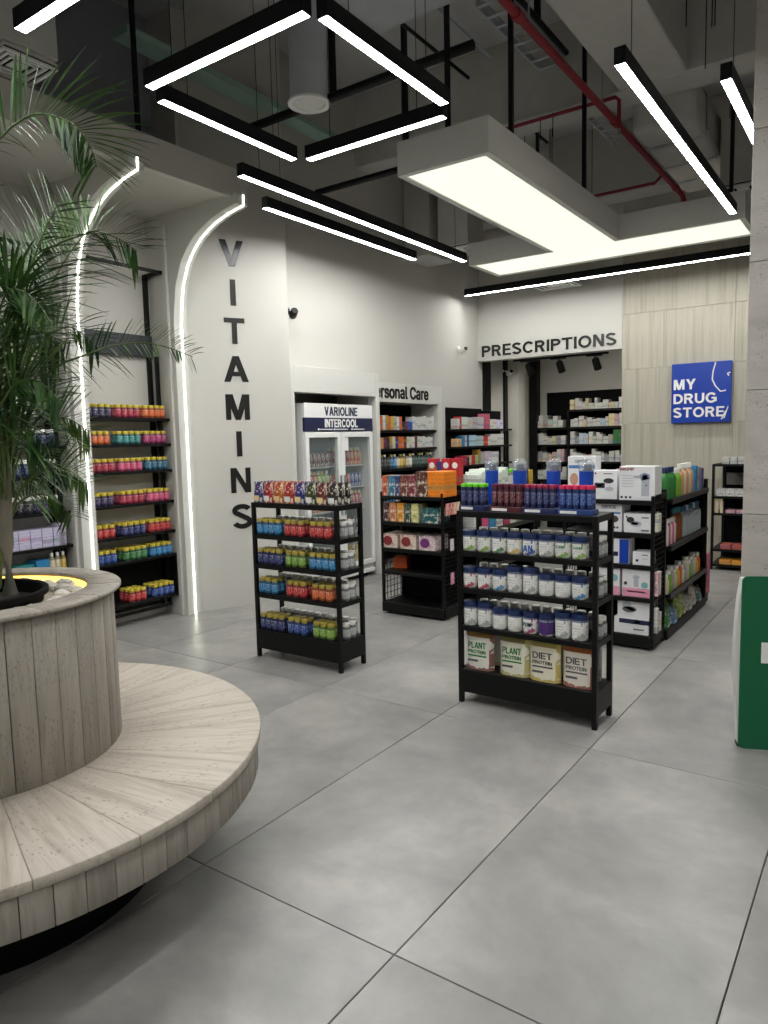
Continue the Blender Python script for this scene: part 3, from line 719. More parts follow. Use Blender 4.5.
# ------------------------------------------------------------------ PALM
FR = [
 ('A', [(-2.404, 1.237, 1.376), (-2.441, 1.206, 1.831), (-2.416, 1.205, 2.171), (-2.349, 1.24, 2.379), (-2.253, 1.294, 2.464), (-2.201, 1.333, 2.478), (-2.144, 1.371, 2.458), (-2.104, 1.394, 2.42), (-2.096, 1.42, 2.378), (-2.105, 1.443, 2.327)], .27, 42, 2),
 ('B', [(-2.443, 1.271, 1.374), (-2.441, 1.331, 1.644), (-2.433, 1.405, 1.903), (-2.417, 1.439, 1.986), (-2.403, 1.485, 2.08), (-2.379, 1.537, 2.164), (-2.365, 1.577, 2.208), (-2.354, 1.634, 2.208), (-2.332, 1.697, 2.188), (-2.329, 1.744, 2.162)], .25, 40, 1),
 ('C', [(-2.399, 1.241, 1.376), (-2.366, 1.231, 1.603), (-2.306, 1.239, 1.821), (-2.241, 1.268, 1.986), (-2.186, 1.298, 2.113), (-2.135, 1.32, 2.195)], .26, 36, 1),
 ('D', [(-2.442, 1.267, 1.34), (-2.409, 1.316, 1.541), (-2.346, 1.38, 1.701), (-2.267, 1.468, 1.758), (-2.208, 1.55, 1.793), (-2.152, 1.628, 1.802), (-2.102, 1.686, 1.786), (-2.048, 1.745, 1.754)], .135, 40, 1),
 ('E', [(-2.439, 1.261, 1.273), (-2.467, 1.321, 1.423), (-2.477, 1.415, 1.537), (-2.483, 1.511, 1.552), (-2.482, 1.603, 1.501)], .21, 32, 1),
 ('F', [(-2.437, 1.256, 1.222), (-2.388, 1.278, 1.314), (-2.299, 1.311, 1.373), (-2.208, 1.338, 1.372), (-2.137, 1.358, 1.326)], .15, 28, 1),
 ('G', [(-2.437, 1.254, 1.206), (-2.455, 1.31, 1.268), (-2.448, 1.379, 1.284), (-2.433, 1.435, 1.248), (-2.433, 1.477, 1.193)], .14, 24, 1),
 ('H', [(-2.357, 1.209, 1.377), (-2.293, 1.166, 1.659), (-2.241, 1.163, 1.836), (-2.164, 1.166, 1.915), (-2.083, 1.194, 1.88), (-2.012, 1.208, 1.787)], .20, 34, 0),
 ('I', [(-2.463, 1.257, 1.374), (-2.538, 1.241, 1.679), (-2.597, 1.209, 1.946), (-2.64, 1.165, 2.14), (-2.67, 1.097, 2.257)], .34, 36, 0),
 ('J', [(-2.506, 1.283, 1.338), (-2.633, 1.352, 1.62), (-2.729, 1.44, 1.886), (-2.761, 1.529, 2.087), (-2.745, 1.629, 2.215), (-2.705, 1.713, 2.263)], .24, 34, 0),
 ('K', [(-2.404, 1.229, 1.31), (-2.349, 1.165, 1.475), (-2.233, 1.18, 1.626), (-2.142, 1.21, 1.652), (-2.049, 1.231, 1.588)], .20, 32, 0),
 ('L', [(-2.457, 1.252, 1.307), (-2.612, 1.23, 1.513), (-2.785, 1.187, 1.658), (-2.925, 1.118, 1.698)], .26, 30, 0),
 ('M', [(-2.554, 1.311, 1.336), (-2.678, 1.402, 1.587), (-2.76, 1.508, 1.821), (-2.788, 1.611, 1.91), (-2.771, 1.69, 1.858)], .26, 34, 0),
 ('N', [(-2.4, 1.227, 1.277), (-2.339, 1.205, 1.442), (-2.25, 1.227, 1.504), (-2.177, 1.248, 1.455), (-2.126, 1.247, 1.361)], .20, 32, 0),
]
SB = Vector((-2.427, 1.232, .975))
palm = empty('palm', SB); tag(palm, 'tall feathery areca palm growing from the round stone planter', 'plant')
def spline(pts, n):
    pts = [Vector(p) for p in pts]; out = []
    P = [pts[0] * 2 - pts[1]] + pts + [pts[-1] * 2 - pts[-2]]
    m = len(pts) - 1
    for k in range(n + 1):
        t = k / n * m; i = min(int(t), m - 1); u = t - i; a, b, c, d = P[i:i + 4]
        out.append(.5 * ((2 * b) + (c - a) * u + (2 * a - 5 * b + 4 * c - d) * u * u + (3 * b - a - 3 * c + d) * u ** 3))
    return out
def leaflet_geo(base, d, L, w, droop, side):
    """narrow folded blade of five stations"""
    d = d.normalized(); sx = d.cross(Vector((0, 0, 1)))
    if sx.length < .05: sx = Vector((1, 0, 0))
    sx.normalize(); vs = []; fs = []
    n = 5
    for k in range(n + 1):
        t = k / n; p = base + d * (L * t) + Vector((0, 0, -droop * L * t * t))
        ww = w * (.35 + 2.6 * t * (1 - t) + .0) * (1 - t * .15) if k < n else .0006
        up = Vector((0, 0, ww * .35))
        vs += [p - sx * ww + up, p, p + sx * ww + up]
    for k in range(n):
        a = k * 3; fs += [(a, a + 1, a + 4, a + 3), (a + 1, a + 2, a + 5, a + 4)]
    return vs, fs
rnd = random.Random(11)
for k in range(11):   # fill fronds of the dense heart of the crown
    a = rnd.uniform(-.6, 2.6) if k % 3 else rnd.uniform(2.6, 5.4); r = rnd.uniform(.12, .34); hh = rnd.uniform(.45, .8); b = Vector((-2.43 + rnd.uniform(-.05, .03), 1.24 + rnd.uniform(-.03, .05), 1.28))
    dv = Vector((math.cos(a), math.sin(a), 0))
    FR.append(('X', [tuple(b), tuple(b + dv * r * .18 + Vector((0, 0, hh * .45))), tuple(b + dv * r * .5 + Vector((0, 0, hh * .8))), tuple(b + dv * r * .85 + Vector((0, 0, hh * .92))), tuple(b + dv * r * 1.2 + Vector((0, 0, hh * .82)))], rnd.uniform(.16, .24), 32, 0))
VIEW = Vector((.574, -.812, .1))
for key, pts, L0, nl, single in FR:
    sp = spline(pts, 60); fr0 = sp[0]
    frond = ob('frond', MB().tube([p - fr0 for p in sp[::3]], .0052, 6, .0015).mesh('frond', STEM, smooth=60), palm, fr0 - SB)
    joined = MB()
    i0 = 14 if len(pts) > 5 else 12
    for k in range(nl):
        t = i0 + (60 - i0) * (k + .5) / nl; i = int(t); base = sp[min(i, 60)]
        tang = (sp[min(i + 1, 60)] - sp[max(i - 1, 0)]).normalized()
        u = k / nl; L = L0 * (.38 + 1.7 * u * (1 - u) + .3 * (1 - u)) * rnd.uniform(.85, 1.12)
        side = tang.cross(VIEW).normalized()
        for sgn in (-1, 1):
            d = (side * sgn * rnd.uniform(.85, 1.0) + tang * (.6 + .25 * u) + VIEW * rnd.uniform(-.15, .2) + Vector((0, 0, .1))).normalized()
            cv = sp[min(i + 5, 60)] + sp[max(i - 5, 0)] - 2 * sp[min(i, 60)]; inner = cv.normalized().dot(side * sgn) > .3 and cv.length > .002
            if inner: d = (d + VIEW * rnd.uniform(-.5, .6) + Vector((0, 0, -.25))).normalized()
            if inner and u > .35: Ls = L * .5
            elif single == 2 and (side * sgn).z < 0 and u < .8: Ls = L * .4
            else: Ls = L
            vs, fs = leaflet_geo(base - fr0, d, Ls, rnd.uniform(.005, .0068), rnd.uniform(.06, .28), sgn)
            if single: ob('leaflet', MB().add(vs, fs).mesh('leaflet', LEAF, smooth=60), frond)
            else: joined.add(vs, fs)
    if not single:
        lo = ob('leaflets', joined.mesh('leaflets', LEAF, smooth=60), frond); lo['kind'] = 'stuff'
ob('trunk', MB().tube([(0, 0, -.02), (.0, 0, .15), (.005, .005, .3), (-.0, .02, .42)], .026, 10, .017).mesh('trunk', TRUNK, smooth=60), palm)
ob('trunk', MB().tube([(-.12, -.1, -.02), (-.11, -.08, .2), (-.06, -.04, .4), (.0, .0, .55)], .022, 10, .012).mesh('trunk', TRUNK, smooth=60), palm)
ob('trunk', MB().tube([(-.16, .03, -.02), (-.14, .05, .2), (-.1, .06, .4), (-.06, .06, .55)], .02, 10, .012).mesh('trunk', STEM, smooth=60), palm)
for q in ((.02, -.05, .75), (-.03, .03, .8), (.05, .02, .7), (0, -.1, .66)): ob('stem', MB().tube([(0, .01, .3), (q[0] * .5, q[1] * .5, .5), q], .011, 8, .006).mesh('stem', STEM, smooth=60), palm)

# ================================================================== NICHE SHELVES (two bays)
BZ = [1.66, 1.453, 1.24, .98, .73, .53, .19]
def niche_unit(y0, y1, label):
    e = empty('wall_shelf', (-5.13, (y0 + y1) / 2, 0)); tag(e, label, 'shelf'); w = (y1 - y0) / 2
    bd = MB().box(.0, .20, -w, w, -.022, 0).mesh('shelf_board', BLACK, .002)
    for z in BZ: ob('shelf_board', bd, e, (0, 0, z))
    for s in (-1, 1):
        ob('upright', MB().box(.0, .03, -.018, .018, .08, 2.84).mesh('upright', BLACK, .002), e, (0, s * (w - .04), 0))
        ob('upright', MB().box(.085, .115, -.014, .014, .1, 2.17).mesh('upright', BLACK, .002), e, (0, s * (w - .03), 0))
        ob('bracket', MB().box(.0, .2, -.012, .012, 2.825, 2.85).mesh('bracket', BLACK), e, (0, s * (w - .015), 0))
        ob('side_panel', MB().box(.0, .195, -.008, .008, .19, .53).mesh('side_panel', BLACK), e, (0, s * (w - .008), 0))
    ob('top_rail', MB().box(.175, .2, -w, w, 2.825, 2.85).mesh('top_rail', BLACK, .002), e)
    ob('header_panel', MB().box(.02, .045, -w + .02, w - .02, 2.165, 2.34).mesh('header_panel', plain('dark_panel', (46, 48, 54), .5), .002), e)
    ob('back_panel', MB().box(.0, .012, -w, w, .19, .53).mesh('back_panel', BLACK2), e)
    ob('foot_rail', MB().box(.14, .165, -w + .05, w - .05, .085, .11).mesh('foot_rail', BLACK, .002), e)
    ob('foot_rail', MB().box(.0, .025, -w + .05, w - .05, .085, .11).mesh('foot_rail', BLACK, .002), e)
niche_unit(3.13, 3.93, 'black metal wall shelf in the niche beside the VITAMINS wall')
niche_unit(2.20, 3.0, 'black metal wall shelf in the niche behind the palm')
blocks = [['purple', 'crimson', 'orange'], ['orange', 'teal', 'magenta'], ['crimson', 'pink', 'petrol'], ['purple', 'crimson', 'pink'], ['red', 'navy', 'red'], ['blue', 'green', 'sky'], [None, 'red', 'blue']]
CN = dict(purple='dark purple', petrol='petrol blue', sky='light blue')
for bi, (z, bl) in enumerate(zip(BZ, blocks)):
    rows = 2 if bi < 3 else 3
    for gi, c in enumerate(bl):
        if not c: continue
        n = 3 if ((bi in (1, 3, 4, 5) and gi == 0) or (bi == 6 and gi == 1)) else 4
        y00 = [3.197, 3.452, 3.705][gi] + (.03 if n == 3 else 0)
        for r in range(rows):
            for k in range(n):
                lb = f'{CN.get(c, c)} gummy jar with yellow lid on the {ORD[bi]} shelf of the VITAMINS niche'
                jar((-4.964 - r * .0575, y00 + .0553 * k + random.uniform(-.001, .001), z), c, YEL, R(90), lb, 'gummy jars in the VITAMINS niche')
# products behind the palm
for bi, z in ((1, BZ[1]), (2, BZ[2]), (3, BZ[3])):
    for r in range(2):
        for k in range(9):
            lb = f'dark supplement tub with white lid on the {ORD[bi]} shelf behind the palm'
            jar((-4.97 - r * .07, 2.36 + k * .066, z), ['navy', 'black', 'purple'][(bi + k // 3) % 3], WLID, R(90), lb, 'white-lidded tubs behind the palm', 1.15, 'supplement_tub')
for k in range(6):
    o = carton((-4.95, 2.47 + k * .085, BZ[4]), (.08, .12, .135), (196, 190, 214), R(90), 'lilac and white carton on the fifth shelf behind the palm', 'lilac cartons behind the palm')
carton((-4.95, 2.925, BZ[4]), (.055, .15, .16), (206, 196, 214), R(90), 'tall pale lilac carton at the end of the lilac row')
for k, (c, w, h, l) in enumerate([('white', .2, .09, 'low white pack on the sixth shelf behind the palm'), ('teal', .13, .09, 'low teal pack on the sixth shelf behind the palm'), ('sky', .1, .11, 'light blue carton on the sixth shelf behind the palm')]):
    carton((-4.95, [2.42, 2.63, 2.76][k], BZ[5]), (w, .12, h), c, R(90), l)
for k in range(3): bottle('round', (-4.97, 2.84 + k * .043, BZ[5]), ['cream', 'cream', 'yellow'][k], WLID, ['cream bottle with white cap on the sixth shelf behind the palm', 'cream bottle with white cap on the sixth shelf behind the palm', 'yellow bottle with white cap on the sixth shelf behind the palm'][k], 'bottles behind the palm', s=(.68, .68, .85))
for k in range(5): jar((-4.97, 2.32 + k * .06, BZ[0]), 'petrol', WLID, R(90), 'petrol blue jar with white lid on the top shelf behind the palm', 'petrol jars behind the palm', 1.0, 'supplement_jar')

# ================================================================== FREE-STANDING DISPLAY RACKS
def rack(x0, x1, y0, y1, levels, label, base=.19, apron=.062):
    cx, cy = (x0 + x1) / 2, (y0 + y1) / 2; w, d = (x1 - x0) / 2, (y1 - y0) / 2
    e = empty('display_rack', (cx, cy, 0)); tag(e, label, 'rack'); H = levels[0]
    post = MB().box(-.0125, .0125, -.0125, .0125, 0, H - .001).mesh('post', BLACK, .0015)
    for sx in (-1, 1):
        for sy in (-1, 1): ob('post', post, e, (sx * (w - .0125), sy * (d - .0125), 0))
    for i, z in enumerate(levels):
        t = .034 if i == 0 else .03
        ob('shelf_board', MB().box(-w + .002, w - .002, -d + .002, d - .002, z - t, z).mesh('shelf_board', BLACK, .002), e)
    ob('shelf_board', MB().box(-w + .002, w - .002, -d + .002, d - .002, base - .02, base).mesh('shelf_board', BLACK, .002), e)
    for s in (-1, 1):
        ob('apron', MB().box(-w + .024, w - .024, s * (d - .006) - .006, s * (d - .006) + .006, apron, base - .003).mesh('apron', BLACK), e)
        ob('apron', MB().box(s * (w - .006) - .006, s * (w - .006) + .006, -d + .024, d - .024, apron, base - .003).mesh('apron', BLACK), e)
    return e
rack(-3.487, -2.755, 3.400, 3.660, [1.05, .838, .638, .44], 'black metal display rack stocked with coloured gummy bottles and pouches', .195)
rack(-1.907, -1.139, 3.372, 3.618, [1.058, .842, .642, .434], 'black metal display rack stocked with white protein tubs and pouches', .19)

# --- gummy rack stock
vs_rows = [(.838, [('sky', 4), ('red', 3), ('red', 3)]), (.638, [('navy', 4), ('lime', 3), ('sky', 4)]), (.44, [('sky', 3), ('red', 3), ('orange', 3)]), (.195, [('navy', 4), ('blue', 3), ('lime', 3)])]
for li, (z, gs) in enumerate(vs_rows):
    for gi, (c, n) in enumerate(gs):
        x00 = [-3.44, -3.19, -2.972 if n == 3 else -2.985][gi]
        for r in range(2):
            for k in range(n):
                jar((x00 + k * (.0545 if n == 4 else .0565), 3.437 + r * .057, z), c, OLIVE, 0, f'{CN.get(c, c)} gummy bottle with olive lid on the {["upper", "second", "third", "lowest"][li]} tier of the gummy rack', 'gummy bottles on the gummy rack', 1.0, 'gummy_bottle')
    for k in range(11):
        jar((-3.43 + k * .0605, 3.622, z), 'grey', WLID, R(180), f'grey-white bottle with white cap along the rear of the {["upper", "second", "third", "lowest"][li]} gummy rack tier', 'rear-facing white bottles on the gummy rack', 1.0, 'white_bottle')
    for r in range(2): jar((-2.785 - .001, 3.50 + r * .06, z), 'grey', WLID, 0, f'grey-white bottle with white cap along the rear of the {["upper", "second", "third", "lowest"][li]} gummy rack tier', 'rear-facing white bottles on the gummy rack', 1.0, 'white_bottle')
def pouch_mesh(name, w, h, d, mat):
    """stand-up pouch: rounded bulge low, flat sealed top"""
    nx, nz = 6, 8; vs = []; fs = []
    for side in (-1, 1):
        for j in range(nz + 1):
            t = j / nz; bul = d / 2 * (1 - t ** 2.2) ** .7 if t < 1 else .0
            for i in range(nx + 1):
                s = i / nx * 2 - 1; ww = w / 2 * (1 - .04 * math.sin(math.pi * t))
                vs.append((s * ww, side * (.0015 + bul * (1 - abs(s) ** 6)), h * t + .0))
    N = (nx + 1) * (nz + 1)
    for q in range(2):
        for j in range(nz):
            for i in range(nx):
                a = q * N + j * (nx + 1) + i; fs.append((a, a + 1, a + nx + 2, a + nx + 1))
    bd = [i for i in range(nx + 1)] + [j * (nx + 1) + nx for j in range(1, nz + 1)] + [nz * (nx + 1) + i for i in range(nx - 1, -1, -1)] + [j * (nx + 1) for j in range(nz - 1, 0, -1)]
    for k in range(len(bd)):
        a, b = bd[k], bd[(k + 1) % len(bd)]; fs.append((a, b, b + N, a + N))
    return MB().add(vs, fs).mesh(name, mat, smooth=60)
gp = pouch_mesh('sweet_pouch', .078, .135, .045, BUSY)
pc = [((70, 58, 140), 'purple and blue'), ((196, 48, 52), 'red and blue'), ((226, 120, 40), 'orange and yellow'), ((210, 62, 44), 'scarlet and gold'), ((58, 56, 150), 'violet blue'), ((70, 84, 40), 'black and olive'), ((130, 50, 44), 'black and red'), ((52, 44, 46), 'black')]
for k, (c, nm) in enumerate(pc):
    for r in range(3):
        o = ob('sweet_pouch', gp, None, (-3.452 + k * .0915, 3.445 + r * .062, 1.05), random.uniform(-.06, .06), None, tuple(v * .6 for v in srgb(*c)[:3]) + (1,))
        tag(o, f'{nm} stand-up gummy pouch on top of the gummy rack', 'pouch', 'gummy pouches on the rack top')
        ob('price_label', MB().box(-.024, .024, -.0262, -.0245, .012, .045).mesh('price_label', WHITE if k % 2 else plain('cream_label', (232, 206, 150))), o)
# clear shelf dividers on lowest tier
# --- protein rack stock
def tub(x, y, z, h, accent, rz, label, group=None, text=None, lidm=NAVY, body=None):
    o = ob('supplement_tub', lib(('tub', h), lambda: tub_body(h)), None, (x, y, z), rz, None, col(accent) if isinstance(accent, str) else srgb(*accent)); tag(o, label, 'tub', group)
    ob('lid', lib(('tl', lidm.name, h), lambda: MB().lathe([(.040, h - .004), (.0418, h - .002), (.0418, h + .018), (.040, h + .022), (.036, h + .023), (0, h + .022)], 18).mesh('lid', lidm, smooth=40)), o)
    if text: ob('printed_name', text_mesh(text[0], text[1], text[2], text[3], .0015, .02), o, (-text[1] / 2, -.0408, text[4]))
    return o
X8 = [-1.850 + k * .0872 for k in range(8)]
T1 = [('lime', 'white tub with navy lid and small lime leaf'), ('lime', 'white tub with navy lid and small lime leaf'), ('green', 'white tub with navy lid and green sprig'), ('yellow', 'white tub with navy lid and amber fruit'),
      ('blue', 'white tub with navy lid and large blue AN lettering'), ('grey', 'plain white tub with navy lid and grey print'), ('lime', 'white tub with navy lid and pale CLEAR print'), ('lime', 'white tub with navy lid and pale CLEAR print')]
for k, (a, l) in enumerate(T1):
    tx = {4: ('AN', .05, .034, BLUEINK, .02), 6: ('CLEAR', .05, .012, GREENINK, .052), 7: ('CLEAR', .05, .012, GREENINK, .052)}.get(k)
    tub(X8[k], 3.42, .842, .088, a, 0, l + ' on the upper protein tier', 'tubs on the upper protein tier', tx)
T2 = [('crimson', .088, 'white tub with navy lid and crimson splash'), ('crimson', .088, 'white tub with navy lid and crimson splash'), ('sky', .088, 'white tub with navy lid and icy splash'), ('grey', .112, 'tall plain white tub with navy lid'), ('grey', .112, 'tall plain white tub with navy lid'),
      ('white', .088, 'short white tub with navy lid and plain print'), ('white', .088, 'short white tub with navy lid and plain print'), ('sky', .088, 'white tub with navy lid and icy splash')]
for k, (a, h, l) in enumerate(T2): tub(X8[k], 3.42, .642, h, a, 0, l + ' on the second protein tier', 'tubs on the second protein tier')
T3 = [('grey', .108, 'tall white tub with navy lid'), ('grey', .108, 'tall white tub with navy lid'), ('white', .088, 'short white tub with navy lid'), ('white', .088, 'short white tub with navy lid'), ('magenta', .088, 'white tub with navy lid and PUMP lettering'), ('purple', .088, 'purple-printed tub with navy lid'), ('grey', .108, 'tall white tub with navy lid'), ('grey', .108, 'tall white tub with navy lid')]
for k, (a, h, l) in enumerate(T3):
    o = tub(X8[k], 3.42, .434, h, a, 0, l + ' on the third protein tier', 'tubs on the third protein tier', ('PUMP', .055, .02, NAVYP, .04) if k == 4 else None)
    if k == 5: ob('sleeve', MB().lathe([(.0409, .012), (.0409, .074)], 18).mesh('sleeve', plain('violet_sleeve', (70, 40, 110), .4), smooth=40), o)
for li, z in enumerate((.842, .642, .434)):
    for k in range(11):
        jar((-1.855 + k * .0625, 3.583, z), 'grey', WLID, R(180), f'grey-white bottle with white cap along the rear of the {["upper", "second", "third"][li]} protein rack tier', 'rear-facing white bottles on the protein rack', 1.02, 'white_bottle')
    for r in range(2): jar((-1.172, 3.48 + r * .058, z), 'grey', WLID, 0, f'grey-white bottle with white cap along the rear of the {["upper", "second", "third"][li]} protein rack tier', 'rear-facing white bottles on the protein rack', 1.0, 'white_bottle')
# protein pouches
def mk_pouchmat(name, body, top, foot):
    n = NT(name); tc, sp = fake_print(n); z = sp.outputs[2]
    c = n.mix(n.math('GREATER_THAN', z, .86), srgb(*body), srgb(*top))
    nz = n.noise(n.coord('Generated', (3, 1, 3)), 1.2, 3, .6, .5)
    c = n.mix(n.math('MULTIPLY', n.math('LESS_THAN', n.math('ADD', z, n.math('MULTIPLY', nz, .25)), .22), .85), c, srgb(*foot))
    c = n.mix(n.math('MULTIPLY', n.math('MULTIPLY', n.math('GREATER_THAN', sp.outputs[0], .86), n.math('GREATER_THAN', nz, .54)), .9), c, srgb(*foot))
    n.base(c); return n.set(.4)
PP = [(-1.80, ('PLANT', 'PROTEIN'), (222, 220, 210), (150, 112, 56), (128, 66, 52), 'white PLANT PROTEIN pouch with brown foot', -.0), (-1.595, ('PLANT', 'PROTEIN'), (226, 222, 206), (140, 128, 74), (186, 176, 110), 'cream PLANT PROTEIN pouch with pale green foot', .0),
      (-1.425, ('DIET', 'PROTEIN'), (228, 222, 200), (172, 158, 84), (204, 182, 92), 'cream DIET PROTEIN pouch with yellow foot', 0), (-1.245, ('DIET', 'PROTEIN'), (226, 218, 206), (170, 96, 40), (150, 72, 46), 'white DIET PROTEIN pouch with rust-brown swirl', 0)]
for k, (x, tx, b, t, f, l, rz) in enumerate(PP):
    o = ob('protein_pouch', pouch_mesh('protein_pouch', .172, .205, .06, mk_pouchmat(f'pouch_print_{k}', b, t, f)), None, (x, 3.428, .19), rz); tag(o, l + ' on the lowest tier of the protein rack', 'pouch')
    im = GREENINK if tx[0] == 'PLANT' else GREYINK
    ob('printed_name', text_mesh(tx[0], .105, .034, im, .003, .012), o, (-.06, -.0255, .118)); ob('printed_name', text_mesh(tx[1], .105, .019, im, .003, .004), o, (-.06, -.0275, .09))
    ob('printed_band', MB().box(-.06, .05, -.0315, -.0285, .074, .081).mesh('printed_band', im), o)
    ob('printed_icons', MB().box(-.06, .0, -.0325, -.0298, .045, .056).mesh('printed_icons', GREYINK), o)
o = carton((-1.18, 3.56, .19), (.03, .05, .17), 'grey', R(90), 'slim grey tablet-shaped pack at the end of the lowest protein tier')
for k in range(3):
    o = ob('protein_pouch', pouch_mesh('protein_pouch', .168, .2, .07, mk_pouchmat(f'pouch_back_{k}', (206, 202, 194), (150, 120, 80), (170, 150, 110))), None, (-1.78 + k * .22, 3.555, .19), R(180)); tag(o, 'pale protein pouch facing away on the lowest tier of the protein rack', 'pouch', 'rear-facing protein pouches')
# effervescent tubes on top: trays of tubes
def tube_tray(x0, n, ccol, capm, nm, pitch=.0345, depth=2):
    w = n * pitch
    e = ob('display_tray', MB().box(-.004, w + .004, -.04, .045, 0, .028).mesh('display_tray', plain('tray_' + nm, tuple(int(v * .7) for v in COLS[ccol]), .5), .002), None, (x0, 3.43, 1.058)); tag(e, f'{nm} cardboard display tray on top of the protein rack', 'tray', 'display trays on the protein rack')
    ob('tray_label', MB().box(.01, w * .55, -.0412, -.0398, .006, .02).mesh('tray_label', WHITE), e)
    tm = lib('tubeb', lambda: MB().lathe([(.014, .0), (.0152, .002), (.0152, .098), (.0145, .1)], 12).mesh('tube', JAR, smooth=40))
    for r in range(depth):
        for k in range(n):
            o = ob('tablet_tube', tm, None, (x0 + pitch * (k + .5), 3.411 + r * .034, 1.086), random.uniform(-.3, .3), None, col(ccol)); tag(o, f'{nm} tablet tube standing in its tray on the protein rack', 'tube', f'{nm} tablet tubes')
            ob('cap', lid(capm, .0165, .018, .098), o)
tube_tray(-1.898, 4, 'navy', LIME, 'navy lime-capped', .0365)
tube_tray(-1.715, 5, 'maroon', MAROON, 'maroon dark-capped', .0345)
tube_tray(-1.53, 5, 'navy', plain('berry_cap', (150, 34, 70), .4), 'navy berry-capped', .0335)
tube_tray(-1.345, 5, 'blue', PINKC, 'blue pink-capped', .0345)
# shaker bottles
for k, x in enumerate((-1.79, -1.625, -1.435, -1.262)):
    sb = ob('shaker_bottle', MB().lathe([(.030, 0), (.034, .004), (.036, .205), (.036, .21)], 20).mesh('shaker_bottle', plain('cobalt_bottle', (24, 72, 178), .25), smooth=40), None, (x, 3.56, 1.058)); tag(sb, 'cobalt blue sports shaker with clear domed lid on the protein rack', 'bottle', 'blue shakers on the protein rack')
    ob('dome_lid', MB().lathe([(.0375, .205), (.0385, .222), (.036, .24), (.024, .254), (0, .258)], 20).mesh('dome_lid', CLEAR, smooth=60), sb)
    ob('flip_cap', MB().lathe([(.022, .21), (.02, .24), (.0, .246)], 12, (.006, 0)).mesh('flip_cap', plain('cap_navy', (30, 40, 70), .4), smooth=40), sb)
    ob('carry_loop', MB().tube([(-.034, 0, .215), (-.039, 0, .245), (-.02, 0, .266), (.02, 0, .266), (.039, 0, .245), (.034, 0, .215)], .005, 8).mesh('carry_loop', CLEAR, smooth=60), sb)

# ================================================================== GONDOLAS
def grid_mesh(y0, y1, z0, z1, step=.05, r=.0022):
    m = MB(); y = y0
    while y <= y1 + 1e-4: m.box(-r, r, y - r, y + r, z0, z1); y += step
    z = z0
    while z <= z1 + 1e-4: m.box(-r, r, y0, y1, z - r, z + r); z += step
    return m.mesh('side_grid', BLACK)
def gondola(x0, x1, y0, y1, yb, levels, side_levels, xs0, xs1, label, ztop):
    """end cap facing -Y (y0..y1) and a long double run behind it (y1..yb)"""
    e = empty('gondola', ((x0 + x1) / 2, (y0 + yb) / 2, 0)); tag(e, label, 'shelf'); c = e.location
    L = lambda b: MB().box(b[0] - c.x, b[1] - c.x, b[2] - c.y, b[3] - c.y, b[4], b[5])
    for s, x in ((0, x0), (1, x1)):
        xa = (x, x + .022) if s == 0 else (x - .022, x)
        ob('upright', L((xa[0], xa[1], y0 + .012, y0 + .034, .02, levels[0] + .03)).mesh('upright', BLACK, .002), e)
        ob('upright', L((xa[0], xa[1], y1 - .03, y1, 0, ztop)).mesh('upright', BLACK, .002), e)
        ob('side_grid', grid_mesh(y0 + .03 - c.y, y1 - .02 - c.y, .11, levels[0], .05 if s == 0 else .035), e, ((x0 if s == 0 else x1) - c.x + (.008 if s == 0 else -.008), 0, 0))
        ob('side_stop', L((xa[0] , xa[1], y0 + .03, y1 - .03, levels[0], levels[0] + .035)).mesh('side_stop', BLACK), e)
    for z in levels:
        ob('shelf_board', L((x0 + .01, x1 - .01, y0, y1 - .005, z - .03, z)).mesh('shelf_board', BLACK, .003), e)
    ob('back_panel', L((x0 + .02, x1 - .02, y1 - .012, y1 + .004, .05, ztop)).mesh('back_panel', BLACK2), e)
    ob('base_plinth', L((x0, x1, y0 + .005, y1, .018, .10)).mesh('base_plinth', BLACK, .004), e)
    ob('foot', L((x0 + .03, x0 + .06, y0 + .04, y0 + .07, 0, .02)).mesh('foot', BLACK), e); ob('foot', L((x1 - .06, x1 - .03, y0 + .04, y0 + .07, 0, .02)).mesh('foot', BLACK), e)
    # long run
    xm = (xs0 + xs1) / 2
    ob('spine_panel', L((xm - .012, xm + .012, y1, yb, 0, ztop)).mesh('spine_panel', BLACK2), e)
    for z in side_levels:
        ob('shelf_board', L((xs0, xs1, y1 + .03, yb - .03, z - .028, z)).mesh('shelf_board', BLACK, .003), e)
        ob('price_rail', L((xs1, xs1 + .012, y1 + .03, yb - .03, z - .034, z + .006)).mesh('price_rail', plain('rail_dark', (26, 26, 26), .4), .002), e)
    ob('base_plinth', L((xs0, xs1, y1 + .005, yb, 0, .07)).mesh('base_plinth', BLACK, .004), e)
    for y in (y1 + .01, yb - .03):
        for x in (xm - .03, xm + .012) + ((xs1 - .03,) if y > y1 + .1 else ()): ob('upright', L((x, x + .03 if x > xm + .1 else x + .018, y, y + .025, 0, ztop)).mesh('upright', BLACK, .002), e)
    # far end cap
    ob('end_panel', L((x0, x1, yb, yb + .18, 0, .09)).mesh('end_panel', BLACK, .004), e)
    ob('end_panel', L((x0, x1, yb, yb + .014, .09, ztop - .05)).mesh('end_panel', BLACK2), e)
    return e
GB = gondola(-3.452, -2.852, 4.82, 5.15, 6.5, [.985, .775, .555, .365], [.985, .66, .34], -3.50, -2.81, 'black gondola with boxed biscuits on its end cap', 1.06)
gondola(-1.885, -1.262, 4.83, 5.16, 6.42, [1.007, .79, .575, .355], [.985, .66, .32], -1.90, -1.245, 'black gondola with medical device boxes on its end cap', 1.06)

